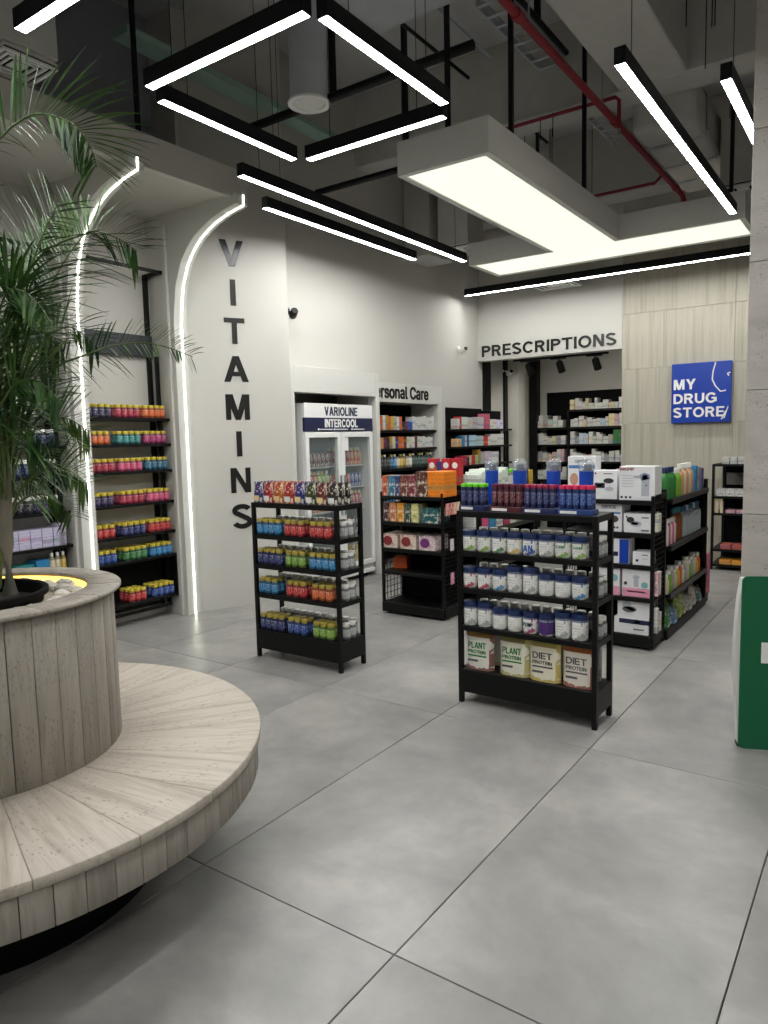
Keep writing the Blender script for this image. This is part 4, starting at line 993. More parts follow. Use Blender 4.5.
# --- biscuit end cap
def crow(specs, y, z, rz, where, group):
    for (x0, x1, h, d, c, l, busy) in specs: carton(((x0 + x1) / 2, y, z), (x1 - x0 - .003, d, h), c, rz, l + where, group, busy=busy)
crow([(-3.43, -3.375, .165, .14, (196, 86, 52), 'red and orange biscuit carton', 1), (-3.372, -3.30, .165, .14, (56, 118, 150), 'blue and green biscuit carton', 1), (-3.297, -3.26, .16, .14, (44, 52, 120), 'slim navy biscuit carton', 1),
      (-3.255, -3.185, .168, .14, (112, 58, 46), 'cocoa brown biscuit carton', 1), (-3.18, -3.105, .168, .14, (128, 44, 62), 'maroon biscuit carton', 1), (-3.10, -3.0, .198, .14, (92, 52, 42), 'tall dark brown biscuit carton', 1), (-2.995, -2.84, .2, .2, (232, 128, 22), 'large bright orange biscuit carton', 0)],
     4.835, .985, 0, ' on the top of the end cap', 'biscuit cartons on the end cap top')
crow([(-3.43, -3.375, .15, .14, (72, 36, 46), 'dark plum snack carton', 1), (-3.368, -3.30, .155, .14, (198, 128, 88), 'peach and brown snack carton', 1), (-3.293, -3.225, .155, .14, (220, 150, 38), 'amber snack carton', 1), (-3.215, -3.165, .15, .14, (30, 70, 66), 'dark green snack carton', 1), (-3.155, -3.085, .15, .14, (206, 200, 128), 'cream and lime snack carton', 1), (-3.06, -2.90, .118, .18, (26, 92, 96), 'wide teal snack carton', 1)],
     4.84, .775, 0, ' on the second board of the end cap', 'snack cartons on the second board')
for k, (x, c, a, l) in enumerate([(-3.37, (216, 190, 178), REDINK, 'white and red biscuit tray carton'), (-3.19, (216, 190, 178), REDINK, 'white and red biscuit tray carton'), (-3.01, (206, 182, 190), plain('violet_ink', (110, 40, 110)), 'white and violet biscuit tray carton')]):
    o = carton((x, 4.84, .555), (.15, .22, .115), c, 0, l + ' on the third board of the end cap', 'biscuit tray cartons', busy=True)
    ob('front_print', MB().lathe([(0, 0), (1, 0), (.95, 1), (0, 1)], 20).mesh('front_print', REDINK if k < 2 else a), o, (-.12, -.012, .52), 0, (.3, .34, .012)).rotation_euler = (R(90), 0, 0)
carton((-3.36, 4.97, .365), (.12, .12, .09), (206, 92, 34), .3, 'small orange carton left alone on the fourth board', None)
# tall red boxes on the run behind
for x, l in ((-3.165, 1), (-3.03, 1), (-2.945, 1)):
    o = carton((x, 5.19, 1.06), (.08, .07, .215), (188, 30, 42), 0, 'tall red snack tube carton standing on the biscuit gondola', 'tall red cartons'); 
    ob('emblem', MB().lathe([(0, 0), (1, 0), (.9, 1), (0, 1)], 16).mesh('emblem', WHITE), o, (0, -.012, .74), 0, (.32, .12, .012)).rotation_euler = (R(90), 0, 0)
carton((-3.10, 5.2, 1.06), (.045, .07, .19), (64, 60, 130), 0, 'indigo carton between the tall red ones')
ob('top_board', MB().box(-.298, .292, -.51, -.36, 1.04, 1.06).mesh('top_board', BLACK), GB)
# white and green toothpaste cartons on the run facing the racks
for k in range(9):
    y = 5.36 + k * .062
    carton((-2.80, y, .985), (.055, .16, .15 + .02 * (k % 3)), (222, 232, 222), R(90), 'white and mint toothpaste carton on the run behind the biscuits', 'toothpaste cartons')
for k in range(4): bottle('squat', (-2.835, 5.95 + k * .058, .985), 'white', LIME, 'white mouthwash bottle with green cap behind the biscuits', 'green-capped bottles on the run', s=(1, 1, 1.5))
carton((-2.80, 6.26, .985), (.12, .14, .16), (34, 52, 120), R(90), 'navy carton at the far end of the toothpaste run')
carton((-2.80, 6.40, .985), (.06, .14, .14), (206, 170, 60), R(90), 'yellow carton next to the navy one on the run')
for k in range(8): carton((-2.80, 5.3 + k * .14, .66), (.12, .16, .13), ['white', 'pink', 'sky', 'white', 'crimson', 'white', 'teal', 'white'][k], R(90), f'{["white", "pink", "light blue", "white", "crimson", "white", "teal", "white"][k]} carton on the middle run board behind the biscuits', 'cartons on the middle run board')
# small packs on hooks on the side grid
for k, (y, z, c) in enumerate([(4.87, .885, (206, 120, 110)), (4.925, .885, (196, 70, 80)), (4.98, .885, (212, 150, 120)), (5.035, .885, (222, 190, 150)), (4.93, .60, (200, 190, 206)), (4.93, .33, (206, 120, 160))]):
    o = ob('hanging_pack', MB().box(-.006, .006, -.024, .024, -.045, .05).mesh('hanging_pack', BUSY, .003), None, (-2.832, y, z), 0, None, srgb(*c)); tag(o, 'small sweet packet hanging on the side grid of the biscuit end cap' if k < 4 else ['pale', 'pink'][k - 4] + ' packet hanging alone low on the biscuit side grid', 'packet', 'packets on the side grid' if k < 4 else None)
    ob('hook', MB().tube([(-.012, 0, .047), (.01, 0, .047), (.014, 0, .055)], .003, 6).mesh('hook', STEEL), o)

# --- medical end cap
def device(o, w, h, spec):
    """print shapes on the front of a carton; positions in metres from its centre bottom"""
    for (kind, x, z, a, b, mat) in spec:
        sx, sz = 1 / w, 1 / h
        if kind == 'bar': me = MB().box(-.5 * a * sx, .5 * a * sx, -.011, -.004, 0, b * sz).mesh('print', mat)
        else:
            m = MB(); n = 16
            vs = [(math.cos(2 * math.pi * k / n) * a / 2 * sx, -.011, math.sin(2 * math.pi * k / n) * b / 2 * sz) for k in range(n)] + [(math.cos(2 * math.pi * k / n) * a / 2 * sx, -.004, math.sin(2 * math.pi * k / n) * b / 2 * sz) for k in range(n)]
            me = m.add(vs, [tuple(range(n)), tuple(range(2 * n - 1, n - 1, -1))] + [(k, (k + 1) % n, (k + 1) % n + n, k + n) for k in range(n)]).mesh('print', mat)
        ob('front_print', me, o, (x * sx, 0, z * sz))
def ctext(o, w, h, tx, x, z, tw, th, mat, bold=.01):
    me = text_mesh(tx, tw / w, th / h, mat, .012, bold); ob('printed_name', me, o, (x / w, -.002, z / h))
def white_box(x0, x1, y, z, h, d, label, rgb=(224, 224, 226)):
    o = ob('device_box', lib('plainbox', lambda: MB().box(-.5, .5, 0, 1, 0, 1).mesh('device_box', OCOL, .008)), None, ((x0 + x1) / 2, y, z), 0, (x1 - x0, d, h), srgb(*rgb)); tag(o, label, 'box'); return o, x1 - x0, h
LGREY = plain('pale_grey_print', (176, 180, 188), .6); DKP = plain('dark_print', (44, 44, 50), .6); PINKP = plain('pink_print', (226, 150, 178), .6); TEALP = plain('teal_print', (120, 176, 180), .6); SKYP = plain('sky_print', (70, 120, 176), .6); SKIN = plain('tan_print', (196, 150, 126), .6); ORP = plain('orange_print', (206, 96, 40), .6)
o, w, h = white_box(-1.885, -1.685, 4.94, 1.007, .29, .11, 'tall white CERTEZE box with blue band on the medical end cap top')
ctext(o, w, h, 'CERTEZE', -.05, .245, .095, .02, DKP); device(o, w, h, [('bar', 0, .205, .19, .022, SKYP), ('disc', -.055, .13, .06, .085, SKIN), ('disc', -.05, .055, .05, .035, DKP), ('disc', .03, .07, .08, .1, LGREY)])
o, w, h = white_box(-1.68, -1.515, 4.87, 1.007, .195, .12, 'white monitor box showing a black cuff on the medical end cap top')
device(o, w, h, [('disc', .025, .125, .07, .035, DKP), ('bar', -.035, .075, .07, .035, DKP), ('disc', -.035, .093, .045, .022, TEALP), ('disc', .03, .07, .06, .03, LGREY), ('bar', .02, .17, .06, .006, GREYINK), ('disc', -.065, .175, .014, .014, REDINK)])
o, w, h = white_box(-1.492, -1.262, 4.845, 1.007, .224, .17, 'large white beurer nebuliser box on the corner of the medical end cap')
ctext(o, w, h, 'beurer', -.112, .197, .095, .022, REDINK); ctext(o, w, h, 'nebuliser', .0, .199, .05, .012, LGREY, 0) if False else None
device(o, w, h, [('bar', .055, .03, .05, .12, LGREY), ('disc', .05, .158, .07, .05, plain('cool_grey_print', (150, 164, 188), .6)), ('disc', .052, .158, .036, .026, WHITE), ('disc', .0, .155, .05, .018, LGREY), ('disc', .06, .1, .014, .014, BLUEINK), ('disc', -.098, .02, .016, .016, DKP), ('disc', -.07, .02, .016, .016, DKP), ('disc', -.042, .02, .016, .016, DKP)] + [('bar', -.06, .09 + k * .018, .075, .004, LGREY) for k in range(5)])
o, w, h = white_box(-1.665, -1.478, 4.86, .79, .195, .2, 'white CERTEZE box with dark device on the second medical board')
ctext(o, w, h, 'CERTEZE', -.045, .155, .1, .02, DKP); device(o, w, h, [('bar', .0, .12, .17, .012, SKYP), ('disc', .035, .085, .075, .05, plain('umber_print', (74, 58, 54))), ('disc', .045, .028, .015, .015, DKP), ('disc', .065, .028, .015, .015, DKP)])
o, w, h = white_box(-1.462, -1.282, 4.85, .79, .128, .2, 'low white box showing two handsets on the second medical board')
device(o, w, h, [('disc', -.045, .085, .05, .04, DKP), ('disc', -.01, .06, .075, .04, LGREY), ('disc', -.015, .062, .05, .02, DKP), ('bar', .05, .098, .045, .008, GREYINK), ('bar', .05, .012, .05, .01, GREYINK), ('disc', -.07, .105, .012, .012, DKP)])
o, w, h = white_box(-1.56, -1.425, 4.85, .575, .17, .13, 'white and royal blue upright box on the third medical board'); device(o, w, h, [('bar', .035, 0.002, .062, .165, SIGNB), ('bar', -.03, .05, .05, .03, NAVYP)])
o, w, h = white_box(-1.40, -1.282, 4.85, .575, .088, .13, 'small white box standing alone on the third medical board'); device(o, w, h, [('disc', -.03, .03, .02, .018, NAVYP), ('bar', .02, .065, .04, .006, GREYINK), ('bar', .02, .04, .04, .004, LGREY)])
o, w, h = white_box(-1.68, -1.485, 4.85, .355, .182, .18, 'pink and white breast pump box half hidden behind the protein rack'); device(o, w, h, [('bar', 0, .002, .19, .06, PINKP), ('disc', .06, .12, .05, .05, TEALP)])
o, w, h = white_box(-1.468, -1.282, 4.85, .355, .185, .18, 'pink-footed white breast pump box on the fourth medical board'); device(o, w, h, [('bar', 0, .002, .18, .058, PINKP), ('bar', 0, .032, .12, .01, plain('rose_print', (200, 100, 140))), ('disc', .0, .135, .045, .03, LGREY), ('bar', 0, .07, .03, .05, LGREY), ('disc', -.07, .09, .022, .025, DKP), ('disc', .055, .085, .045, .042, TEALP)])
o, w, h = white_box(-1.52, -1.29, 4.85, .10, .11, .2, 'wide white lower box with dark strip at the foot of the medical end cap'); device(o, w, h, [('bar', .02, .07, .2, .03, NAVYP), ('bar', .04, .074, .04, .02, WHITE), ('bar', .05, .03, .07, .008, GREYINK)])
o, w, h = white_box(-1.50, -1.285, 4.86, .21, .13, .19, 'white box showing a grey nebuliser, stacked at the foot of the medical end cap'); device(o, w, h, [('disc', -.045, .085, .06, .05, LGREY), ('disc', -.03, .055, .09, .04, GREYINK), ('disc', -.01, .06, .06, .03, LGREY), ('disc', -.08, .118, .025, .018, ORP), ('bar', .05, .115, .07, .006, GREYINK)])
# small cartons on hooks beside the end cap grid
for k, (y, z, hh, c) in enumerate([(4.87, .80, .12, (216, 214, 196)), (4.91, .80, .12, (216, 214, 196)), (4.88, .37, .16, (214, 170, 180)), (4.93, .37, .16, (216, 200, 196)), (4.88, .12, .17, (214, 214, 210)), (4.95, .12, .13, (214, 214, 210))]):
    o = ob('slim_pack', MB().box(-.012, .012, -.017, .017, 0, hh).mesh('slim_pack', BUSY if k == 2 else CARTON, .002), None, (-1.249, y, z), 0, None, srgb(*c)); tag(o, ['cream slim pack clipped high', 'cream slim pack clipped high', 'pink slim pack clipped midway', 'pale slim pack clipped midway', 'white slim pack clipped low', 'white slim pack clipped low'][k] + ' on the medical side grid', 'packet', 'slim packs on the medical side grid')
    ob('clip', MB().box(-.018, -.008, -.006, .006, hh - .03, hh - .015).mesh('clip', STEEL), o)

# --- long side of the medical gondola, facing the aisle
G = 'toiletries on the aisle side of the medical gondola'
for k in range(3): bottle('round', (-1.29, 5.20 + k * .085, .985), 'green', NAVY, 'bright green bottle with navy cap on the upper aisle board', G, OCOL, (1.25, 1.25, 1.25), 'lotion_bottle')
for k in range(2): bottle('round', (-1.28, 5.45 + k * .07, .985), 'lime', WLID, 'lime bottle with white cap on the upper aisle board', G, OCOL, (1.0, 1.0, 1.15), 'lotion_bottle')
for k in range(5): bottle('round', (-1.285, 5.60 + k * .075, .985), 'cream' if k % 2 else 'peach', WLID, f'{"cream" if k % 2 else "peach"} lotion bottle with white cap on the upper aisle board', G, OCOL, (1.1, 1.1, 1.3), 'lotion_bottle')
for k in range(4): carton((-1.255, 6.03 + k * .075, .985), (.065, .1, .2 - .01 * k), ['sky', 'grey', 'lilac', 'navy'][k], R(90), f'{["light blue", "grey", "lilac", "navy"][k]} upright carton at the far end of the upper aisle board')
for k in range(5): bottle('slim', (-1.275, 5.20 + k * .05, .66), 'pink' if k % 2 else 'white', WLID, f'{"pink" if k % 2 else "white"} slim tube on the middle aisle board', G, OCOL, (1, 1, 1.1), 'cream_tube')
for k in range(3): bottle('round', (-1.295, 5.46 + k * .075, .66), 'amber', TEAL, 'amber bottle with teal cap on the middle aisle board', G, OCOL, (1.1, 1.1, 1.35), 'syrup_bottle')
for k in range(8): bottle('round', (-1.29, 5.70 + k * .075, .66), 'grey', [TEAL, BLUEINK, WLID][k % 3], f'grey bottle with {["teal", "blue", "white"][k % 3]} cap on the middle aisle board', G, CLEARB, (1.1, 1.1, 1.3), 'wash_bottle')
for k in range(16):
    c = ['cream', 'lime', 'grey', 'cream', 'yellow', 'orange', 'white', 'grey'][k % 8]
    bottle('squat', (-1.28 - .06 * (k // 14), 5.20 + (k % 14) * .076, .32), c, WLID, f'{c} pot with white lid on the lower aisle board', G, OCOL, (1.15, 1.15, 1.2 + .4 * ((k * 7) % 3) / 2), 'cream_pot')
bagm = [pouch_mesh('refill_pouch', .14, .16, .07, BUSY), pouch_mesh('refill_pouch', .18, .12, .09, BUSY)]
for k, (y, c, nm, q) in enumerate([(5.26, (50, 140, 60), 'green', 0), (5.42, (96, 140, 190), 'blue', 1), (5.60, (150, 180, 60), 'yellow-green', 0), (5.74, (180, 190, 120), 'pale lime', 0), (5.90, (190, 190, 190), 'silver', 1), (6.08, (206, 200, 190), 'cream', 0), (6.24, (80, 120, 130), 'slate blue', 1)]):
    o = ob('refill_pouch', bagm[q], None, (-1.295, y, .07), R(90), None, srgb(*c)); tag(o, f'{nm} soft refill pack on the base of the aisle side', 'pouch')
    o = ob('refill_pouch', bagm[1 - q], None, (-1.375, y + .03, .07), R(90), (1, 1, 1.25), srgb(*[min(255, v + 20) for v in c])); tag(o, f'{nm} soft refill pack behind the front row on the aisle base', 'pouch')
for k in range(4):
    o = carton((-1.225, 6.445, .10 + k * .085), (.05, .1, .08), (196, 110, 130), R(90), 'pink packet stacked on the far end cap of the medical gondola', 'pink packets on the far end cap')

# ================================================================== REAR SHELF by the travertine wall
e = empty('rear_shelf', (-1.1, 8.4, 0)); tag(e, 'low black shelf unit against the travertine wall under the blue sign', 'shelf')
for z in (1.11, .775, .60, .22, .06): ob('shelf_board', MB().box(-.44, .6, -.28, .32, z - .025, z).mesh('shelf_board', BLACK, .003), e)
ob('back_panel', MB().box(-.44, .6, .325, .345, 0, 1.11).mesh('back_panel', BLACK2), e)
for x in (-.44, .575): 
    for y in (-.28, .295): ob('upright', MB().box(x, x + .025, y, y + .025, 0, 1.085).mesh('upright', BLACK), e)
ob('mirror_strip', MB().box(-.4, .56, .30, .322, .86, .99).mesh('mirror_strip', plain('grey_back', (120, 118, 112), .4)), e)
for k in range(6): carton((-1.42 + k * .075, 8.16, 1.11), (.065, .1, .07), 'white', 0, 'small white carton with dark dot on top of the rear shelf', 'white cartons on the rear shelf top')
for k in range(4): carton((-1.46 + k * .09, 8.16, .775), (.085, .12, .075), (206, 206, 204), 0, 'clear bag of white items on the upper rear shelf board', 'white packs on the rear shelf', busy=True)
for k in range(4): carton((-1.26 + k * .1, 8.14, .775), (.09, .1, .055), (226, 170, 184), 0, 'flat pink packet on the upper rear shelf board', 'pink packets on the rear shelf') if k > 0 else None
for k in range(5): carton((-1.36 + k * .1, 8.14, .60), (.09, .12, .035), (206, 160, 170), 0, 'flat rose packet on the second rear shelf board', 'rose packets on the rear shelf')
for k in range(3): bottle('slim', (-1.49 + k * .045, 8.15, .36 + .24), 'cream', YEL, 'cream slim bottle at the end of the second rear board', 'cream bottles on the rear shelf', OCOL, (.9, .9, .9)) if k < 2 else None
for k in range(4): carton((-1.40 + k * .11, 8.14, .22), (.1, .16, .05), (176, 92, 84), 0, 'brick red flat pack on the lower rear shelf board', 'brick red packs on the rear shelf')
for k in range(4): carton((-1.40 + k * .12, 8.14, .06), (.11, .16, .05), (232, 160, 60), 0, 'orange flat pack on the lowest rear shelf board', 'orange packs on the rear shelf')

# ================================================================== ALCOVE + FRIDGE
e = empty('alcove_surround', (-4.6, 5.595, 0)); tag(e, 'white laminate surround framing the drinks fridge', 'cabinet')
ob('side_panel', MB().box(-.70, .13, -.695, -.635, 0, 2.135).mesh('side_panel', WALL2, .002), e)
ob('side_panel', MB().box(.023, .13, .633, .695, 0, 2.135).mesh('side_panel', WALL2, .002), e)
ob('top_panel', MB().box(-.0, .13, -.635, .633, 1.893, 2.135).mesh('top_panel', WALL2, .002), e)
ob('inner_roof', MB().box(-.70, .0, -.635, .633, 2.03, 2.05).mesh('inner_roof', BLACK2), e)
e = empty('drinks_fridge', (-4.8, 5.66, 0)); tag(e, 'white double-door VARIOLINE INTERCOOL drinks fridge', 'fridge')
fr = MB(); fr.box(-.3, .27, -.54, -.505, .06, 1.80); fr.box(-.3, .27, .505, .54, .06, 1.80); fr.box(-.3, .27, -.505, .505, .06, .14); fr.box(-.3, .27, -.505, .505, 1.50, 1.80); fr.box(-.3, -.27, -.505, .505, .14, 1.5)
ob('fridge_body', fr.mesh('fridge_body', OFFW, .004), e)
ob('header_white', MB().box(.27, .298, -.54, .54, 1.665, 1.80).mesh('header_white', WHITE, .003), e)
hn = ob('header_navy', MB().box(.27, .298, -.54, .54, 1.535, 1.665).mesh('header_navy', NAVYP, .003), e)
ob('lettering', text_mesh('VARIOLINE', .52, .088, NAVYP, .003, .022), e, (.298, -.245, 1.685), R(90))
ob('lettering', text_mesh('INTERCOOL', .52, .082, WHINK, .003, .022), hn, (.298, -.245, 1.572), R(90))
for y in (-.32, -.08, .2): ob('small_print', MB().box(.298, .3005, y, y + .19, 1.549, 1.558).mesh('small_print', WHINK), hn)
for y in (-.35, -.11, .17): ob('small_print', MB().box(.298, .3005, y, y + .02, 1.545, 1.563).mesh('small_print', WHINK), hn)
for s in (-1, 1):
    y0, y1 = (-.535, -.003) if s < 0 else (.003, .535)
    m = MB(); m.box(.272, .30, y0, y0 + .05, .14, 1.525); m.box(.272, .30, y1 - .05, y1, .14, 1.525); m.box(.272, .30, y0 + .05, y1 - .05, .14, .19); m.box(.272, .30, y0 + .05, y1 - .05, 1.475, 1.525)
    dr = ob('door', m.mesh('door', WHITE, .003), e)
    ob('glass_pane', MB().box(.283, .289, y0 + .05, y1 - .05, .19, 1.475).mesh('glass_pane', GLASS), dr)
    ob('door_handle', MB().box(.30, .318, (y1 - .035 if s < 0 else y0 + .015), (y1 - .015 if s < 0 else y0 + .035), .7, 1.1).mesh('door_handle', STEEL, .004), dr)
ob('notice', MB().box(.2895, .291, .055, .125, 1.34, 1.475).mesh('notice', WHITE), e)
ob('kick_plate', MB().box(.22, .29, -.54, .54, .045, .085).mesh('kick_plate', WHITE, .003), e)
for y in (-.48, .48): ob('foot', MB().lathe([(.02, 0), (.02, .06)], 10, (.2, y)).mesh('foot', BLACK), e); ob('foot', MB().lathe([(.02, 0), (.02, .06)], 10, (-.22, y)).mesh('foot', BLACK), e)
ob('centre_post', MB().box(.235, .268, -.03, .03, .14, 1.5).mesh('centre_post', OFFW), e)
FZ = [1.19, .965, .74, .5, .16]
for z in FZ:
    for s in (-1, 1):
        ob('wire_shelf', MB().box(-.26, .2, *((-.495, -.035) if s < 0 else (.035, .495)), z - .012, z).mesh('wire_shelf', OFFW), e)
can = lambda: MB().lathe([(.024, 0), (.028, .006), (.028, .105), (.023, .115), (.023, .118)], 12).mesh('can', BUSY, smooth=40)
for zi, z in enumerate(FZ):
    for s in (0, 1):
        for r in range(2):
            for k in range(7):
                y = 5.66 + (-.47 if s == 0 else .06) + k * .063; x = -4.63 - r * .09
                if (zi + s) % 2 == 0:
                    c = [['green', 'maroon'], ['red', 'blue'], ['sky', 'orange'], ['red', 'black'], ['lime', 'red']][zi][0 if k < 2 + 2 * s else 1]
                    o = ob('drink_can', lib('can', can), None, (x, y, z), 0, (1, 1, 1.15), col(c)); tag(o, f'{c} drink can on the {ORD[zi]} fridge shelf behind the {["hinge-side", "alcove-end"][s]} door', 'can', 'cans in the fridge'); ob('can_lid', lib('canlid', lambda: MB().lathe([(.022, .117), (.0235, .12), (0, .119)], 12).mesh('can_lid', STEEL)), o)
                else:
                    c = [['crimson', 'orange'], ['red', 'lime'], ['yellow', 'crimson'], ['blue', 'sky'], ['orange', 'yellow']][zi][0 if k < 4 else 1]
                    bottle('round', (x, y, z), c, [WLID, YEL][k % 2], f'{c} drink bottle with {["white", "yellow"][k % 2]} cap on the {ORD[zi]} fridge shelf', 'bottles in the fridge', BUSY, (.92, .92, 1.0), 'drink_bottle')

# ================================================================== PERSONAL CARE unit
e = empty('personal_care_unit', (-4.6, 7.045, 0)); tag(e, 'white built-in Personal Care shelf unit beside the fridge surround', 'shelf')
ob('side_panel', MB().box(-.40, .015, -.812, -.66, 0, 2.065).mesh('side_panel', WALL2, .002), e)
ob('side_panel', MB().box(-.40, .015, .645, .735, 0, 2.065).mesh('side_panel', WALL2, .002), e)
ob('header_panel', MB().box(-.40, .015, -.66, .645, 1.853, 2.065).mesh('header_panel', WALL2, .002), e)
ob('back_panel', MB().box(-.40, -.385, -.66, .645, 0, 1.853).mesh('back_panel', BLACK2), e)
ob('lettering', text_mesh('Personal Care', 1.2, .145, INK, .005, .02), e, (.015, -.785, 1.893), R(90))
PZL = [1.545, 1.338, 1.11, .86, .6, .3]
for z in PZL: ob('shelf_board', MB().box(-.385, -.01, -.655, .64, z - .028, z).mesh('shelf_board', BLACK, .002), e)
def wall_row(x, y, z, specs, d, where, group):
    """cartons facing +X; specs (width, height, colour, name)"""
    for (w, h, c, nm) in specs:
        carton((x, y + w / 2, z), (w - .003, d, h), c, R(90), f'{nm} on the {where}', group); y += w
    return y
NM = dict(sky='light blue', darkgreen='dark green')
def seq(s, w, h): return [(w, h * random.uniform(.9, 1.05), c, f'{NM.get(c, c)} carton') for c in s.split()]
wall_row(-4.635, 6.41, PZL[0], seq('navy navy orange white gold orange yellow grey white orange', .055, .165) + seq('black maroon blue blue', .055, .1) + seq('white white white white white white white white', .061, .16), .1, 'top Personal Care board', 'cartons on the top Personal Care board')
wall_row(-4.635, 6.41, PZL[1], seq('cream yellow peach maroon black gold cream navy orange orange brown white cream white maroon white white white white white white', .058, .13), .1, 'second Personal Care board', 'cartons on the second Personal Care board')
for k in range(19):
    c = ['black', 'black', 'black', 'black', 'black', 'petrol', 'sky', 'cream', 'yellow', 'gold', 'cream', 'white', 'darkgreen', 'darkgreen', 'darkgreen', 'darkgreen', 'darkgreen', 'darkgreen', 'darkgreen'][k]
    bottle('slim', (-4.66, 6.43 + k * .065, PZL[2]), c, [WLID, BLACK2, YEL][k % 3], f'{NM.get(c, c)} slim bottle with {["white", "black", "yellow"][k % 3]} cap on the third Personal Care board', 'slim bottles on the third Personal Care board', JAR, (1.35, 1.35, .95))
for zi, z in enumerate(PZL[3:5]): wall_row(-4.635, 6.45, z, seq('white grey sky white maroon cream white teal white white', .11, .15), .1, f'{ORD[zi + 3]} Personal Care board', f'cartons on the {ORD[zi + 3]} Personal Care board')

# ================================================================== CORNER SHELF on the rear left wall
e = empty('corner_shelf', (-4.6, 8.5, 0)); tag(e, 'black wall shelf running from Personal Care into the dispensary', 'shelf')
ob('back_panel', MB().box(.0, .02, -.62, .32, 0, 1.822).mesh('back_panel', BLACK2), e); ob('back_panel', MB().box(.0, .02, .335, .9, 0, 1.80).mesh('back_panel', BLACK2), e)
LZS = [1.55, 1.33, 1.09, .85, .55]
for z in LZS: ob('shelf_board', MB().box(.02, .16, -.63, .98, z - .026, z).mesh('shelf_board', BLACK, .002), e)
for y in (.39, 1.02): ob('upright', MB().box(.0, .03, y, y + .20, 0 if y > 1 else 1.80, 2.9).mesh('upright', BLACK, .002), e)
ob('upright', MB().box(.12, .15, .86, .89, 0, 1.55).mesh('upright', BLACK, .002), e)
wall_row(-4.46, 7.93, LZS[0], [(.07, .13, 'white', 'white carton'), (.05, .155, 'red', 'red carton'), (.17, .15, (206, 214, 208), 'wide pale green and white pack'), (.13, .14, (196, 196, 192), 'grey and white pack'), (.13, .15, (186, 182, 196), 'violet-tinted pack'), (.17, .155, (200, 200, 196), 'silver pack'), (.18, .20, (196, 96, 120), 'tall pink pack'), (.1, .13, 'white', 'white carton'), (.1, .13, 'white', 'white carton'), (.1, .125, (206, 200, 226), 'lavender white carton'), (.1, .125, (206, 200, 226), 'lavender white carton')], .09, 'top corner shelf board', 'packs on the top corner board')
wall_row(-4.46, 7.93, LZS[1], [(.12, .1, (222, 176, 130), 'peach pack'), (.08, .13, 'sky', 'light blue pack'), (.05, .14, 'white', 'white pack'), (.06, .14, 'blue', 'blue pack'), (.2, .14, (176, 206, 220), 'wide pale blue pack'), (.2, .13, (170, 200, 200), 'wide pale teal pack'), (.13, .13, 'red', 'red pack'), (.08, .12, 'white', 'white pack'), (.2, .15, (200, 200, 196), 'wide grey-white pack'), (.2, .15, (200, 200, 196), 'wide grey-white pack')], .09, 'second corner shelf board', 'packs on the second corner board')
wall_row(-4.46, 8.02, LZS[2], [(.16, .12, 'crimson', 'crimson pack'), (.06, .1, 'black', 'black pack'), (.06, .12, 'cream', 'cream pack'), (.1, .12, 'red', 'red pack'), (.08, .12, 'mint', 'mint pack'), (.07, .19, 'gold', 'tall gold pack'), (.12, .15, 'grey', 'grey pack'), (.2, .16, (206, 190, 206), 'wide mauve pack'), (.22, .15, (200, 200, 196), 'wide grey-white pack')], .09, 'third corner shelf board', 'packs on the third corner board')

# ================================================================== DISPENSARY behind the opening
e = empty('dispensary_shelf', (-3.5, 10.7, 0)); tag(e, 'black dispensary shelving full of white medicine cartons', 'shelf')
ob('back_panel', MB().box(-.94, 1.1, .045, .07, 0, 2.10).mesh('back_panel', BLACK2), e)
DZ = [1.815, 1.56, 1.305, 1.045, .78, .5]
for i, z in enumerate(DZ): ob('shelf_board', MB().box(-.48 if i == 0 else -1.05, 1.1, -.29, .045, z - .03, z).mesh('shelf_board', BLACK, .002), e)
ob('upright', MB().box(-.485, -.465, -.29, .04, 0, 1.815).mesh('upright', BLACK, .002), e); ob('upright', MB().box(-1.07, -1.05, -.28, .04, 0, 2.9).mesh('upright', BLACK, .002), e); ob('upright', MB().box(1.08, 1.1, -.29, .04, 0, 1.8).mesh('upright', BLACK), e)
ob('post', MB().box(-1.07, -.95, -.33, -.29, 0, 2.9).mesh('post', BLACK, .002), e)
COLS.update(palegreen=(206, 222, 208), paleblue=(200, 214, 230), rose=(226, 190, 196), straw=(232, 222, 170))
NM.update(palegreen='pale green', paleblue='pale blue')
pal = ['white'] * 11 + ['grey', 'cream', 'paleblue', 'palegreen', 'rose', 'straw']
pr = random.Random(5)
for i, z in enumerate(DZ[:5]):
    x = -3.97 if i == 0 else -4.52
    while x < -2.95:
        w = pr.uniform(.045, .085); h = pr.uniform(.1, .19) if i else pr.uniform(.07, .17)
        if -4.005 < x + w and x < -3.955: x = -3.952
        c = pr.choice(pal)
        if i == 2 and -3.32 < x < -3.24: c = 'green'; w = .07; h = .2
        carton((x + w / 2, 10.425 + pr.uniform(0, .03), z), (w - .003, .14, h), c, 0, f'{NM.get(c, c)} medicine carton on the {ORD[i]} dispensary shelf', f'medicine cartons on the {ORD[i]} dispensary shelf'); x += w
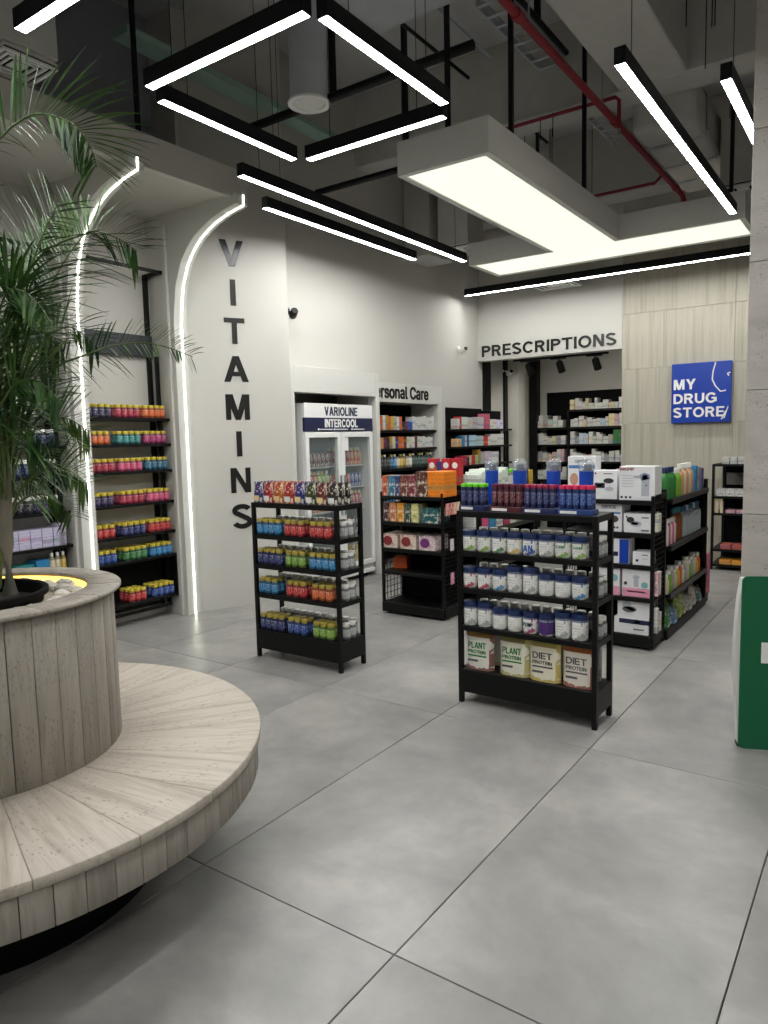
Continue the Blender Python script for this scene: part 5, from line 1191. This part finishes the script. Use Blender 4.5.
# track spotlights under the header
e = empty('track_light', (-3.54, 9.0, 2.45)); tag(e, 'black track with spotlights behind the PRESCRIPTIONS header', 'lamp')
ob('track', MB().box(-.65, .62, -.018, .018, .44, .47).mesh('track', BLACK), e); ob('track', MB().box(-.65, .62, -.018, .018, -.02, .005).mesh('track', BLACK), e)
for k in range(3): ob('hanger', MB().box(-.006 + (-.5 + .5 * k), .006 + (-.5 + .5 * k), -.006, .006, .0, .5).mesh('hanger', BLACK), e)
for x in (-.44, -.02, .45):
    ob('driver_box', MB().box(x - .11, x + .09, -.022, .022, -.035, -.018).mesh('driver_box', BLACK), e)
    hd = ob('spot_head', MB().lathe([(.03, 0), (.045, -.02), (.05, -.15), (.046, -.15), (.04, -.14), (0, -.14)], 16).mesh('spot_head', BLACK, smooth=40), e, (x, 0, -.06)); hd.rotation_euler = (R(28), R(-8), 0)
    ob('lens', MB().lathe([(0, -.142), (.04, -.142), (.04, -.139), (0, -.139)], 16).mesh('lens', SPOT_E), hd)
    ob('stem', MB().tube([(x, 0, -.02), (x, 0, -.08)], .008, 6).mesh('stem', BLACK), e)

# CCTV cameras
def cctv(loc, rz, label, white=False, ball=True):
    e = empty('security_camera', loc, rz); tag(e, label, 'camera')
    ob('mount', MB().lathe([(.035, 0), (.035, .02), (.02, .03), (0, .03)], 14).mesh('mount', WHITE if white else BLACK, smooth=40), e).rotation_euler = (0, R(90), 0)
    ob('arm', MB().tube([(.02, 0, 0), (.07, 0, -.015)], .012, 8).mesh('arm', WHITE if white else BLACK), e)
    b = ob('camera_body', MB().lathe([(0, -.05), (.03, -.048), (.034, -.04), (.034, .05), (.028, .058), (0, .058)], 14).mesh('camera_body', WHITE if white else BLACK, smooth=40), e, (.09, 0, -.03)); b.rotation_euler = (R(70), 0, R(55))
    ob('lens', MB().lathe([(0, .06), (.026, .06), (.026, .05), (0, .05)], 14).mesh('lens', BLACK), b)
cctv((-4.6, 5.03, 2.63), 0, 'small black security camera on the wall above the fridge surround')
cctv((-4.6, 8.22, 2.57), 0, 'white security camera with dark face near the prescriptions corner', True)
cctv((-4.6, 9.55, 2.37), 0, 'white security camera inside the dispensary opening', True)

# ================================================================== GREEN BOARD by the pillar
e = empty('promo_board', (-.531, 3.525, 0), R(22)); tag(e, 'dark green rounded promotional board with white edge standing before the pillar', 'sign')
def rrect(w, h, r, n=5):
    pts = []
    for cx, cz, a0 in ((w - r, r, -90), (w - r, h - r, 0), (r, h - r, 90), (r, r, 180)):
        for k in range(n + 1): a = R(a0 + 90 * k / n); pts.append((cx + r * math.cos(a), cz + r * math.sin(a)))
    return pts
def slab(pts, y0, y1):
    n = len(pts); return MB().add([(x, y0, z) for x, z in pts] + [(x, y1, z) for x, z in pts], [tuple(range(n)), tuple(range(2 * n - 1, n - 1, -1))] + [(i, (i + 1) % n, (i + 1) % n + n, i + n) for i in range(n)])
ob('green_face', slab(rrect(.60, .80, .025), 0, .012).mesh('green_face', GREEN), e)
bow = [(-.0, .02), (.58, .02), (.58, .785), (.004, .785)] + [(-.02 * math.sin(math.pi * (1 - k / 10) ** 1.2) * 1.0, .785 - .765 * k / 10) for k in range(1, 10)]
ob('white_backing', slab(bow, .012, .07).mesh('white_backing', OFFW), e)
ob('foot', MB().box(.0, .58, .02, .065, 0, .022).mesh('foot', BLACK), e)
ob('white_mark', MB().box(.085, .28, -.002, 0, .405, .50).mesh('white_mark', WHITE), e)
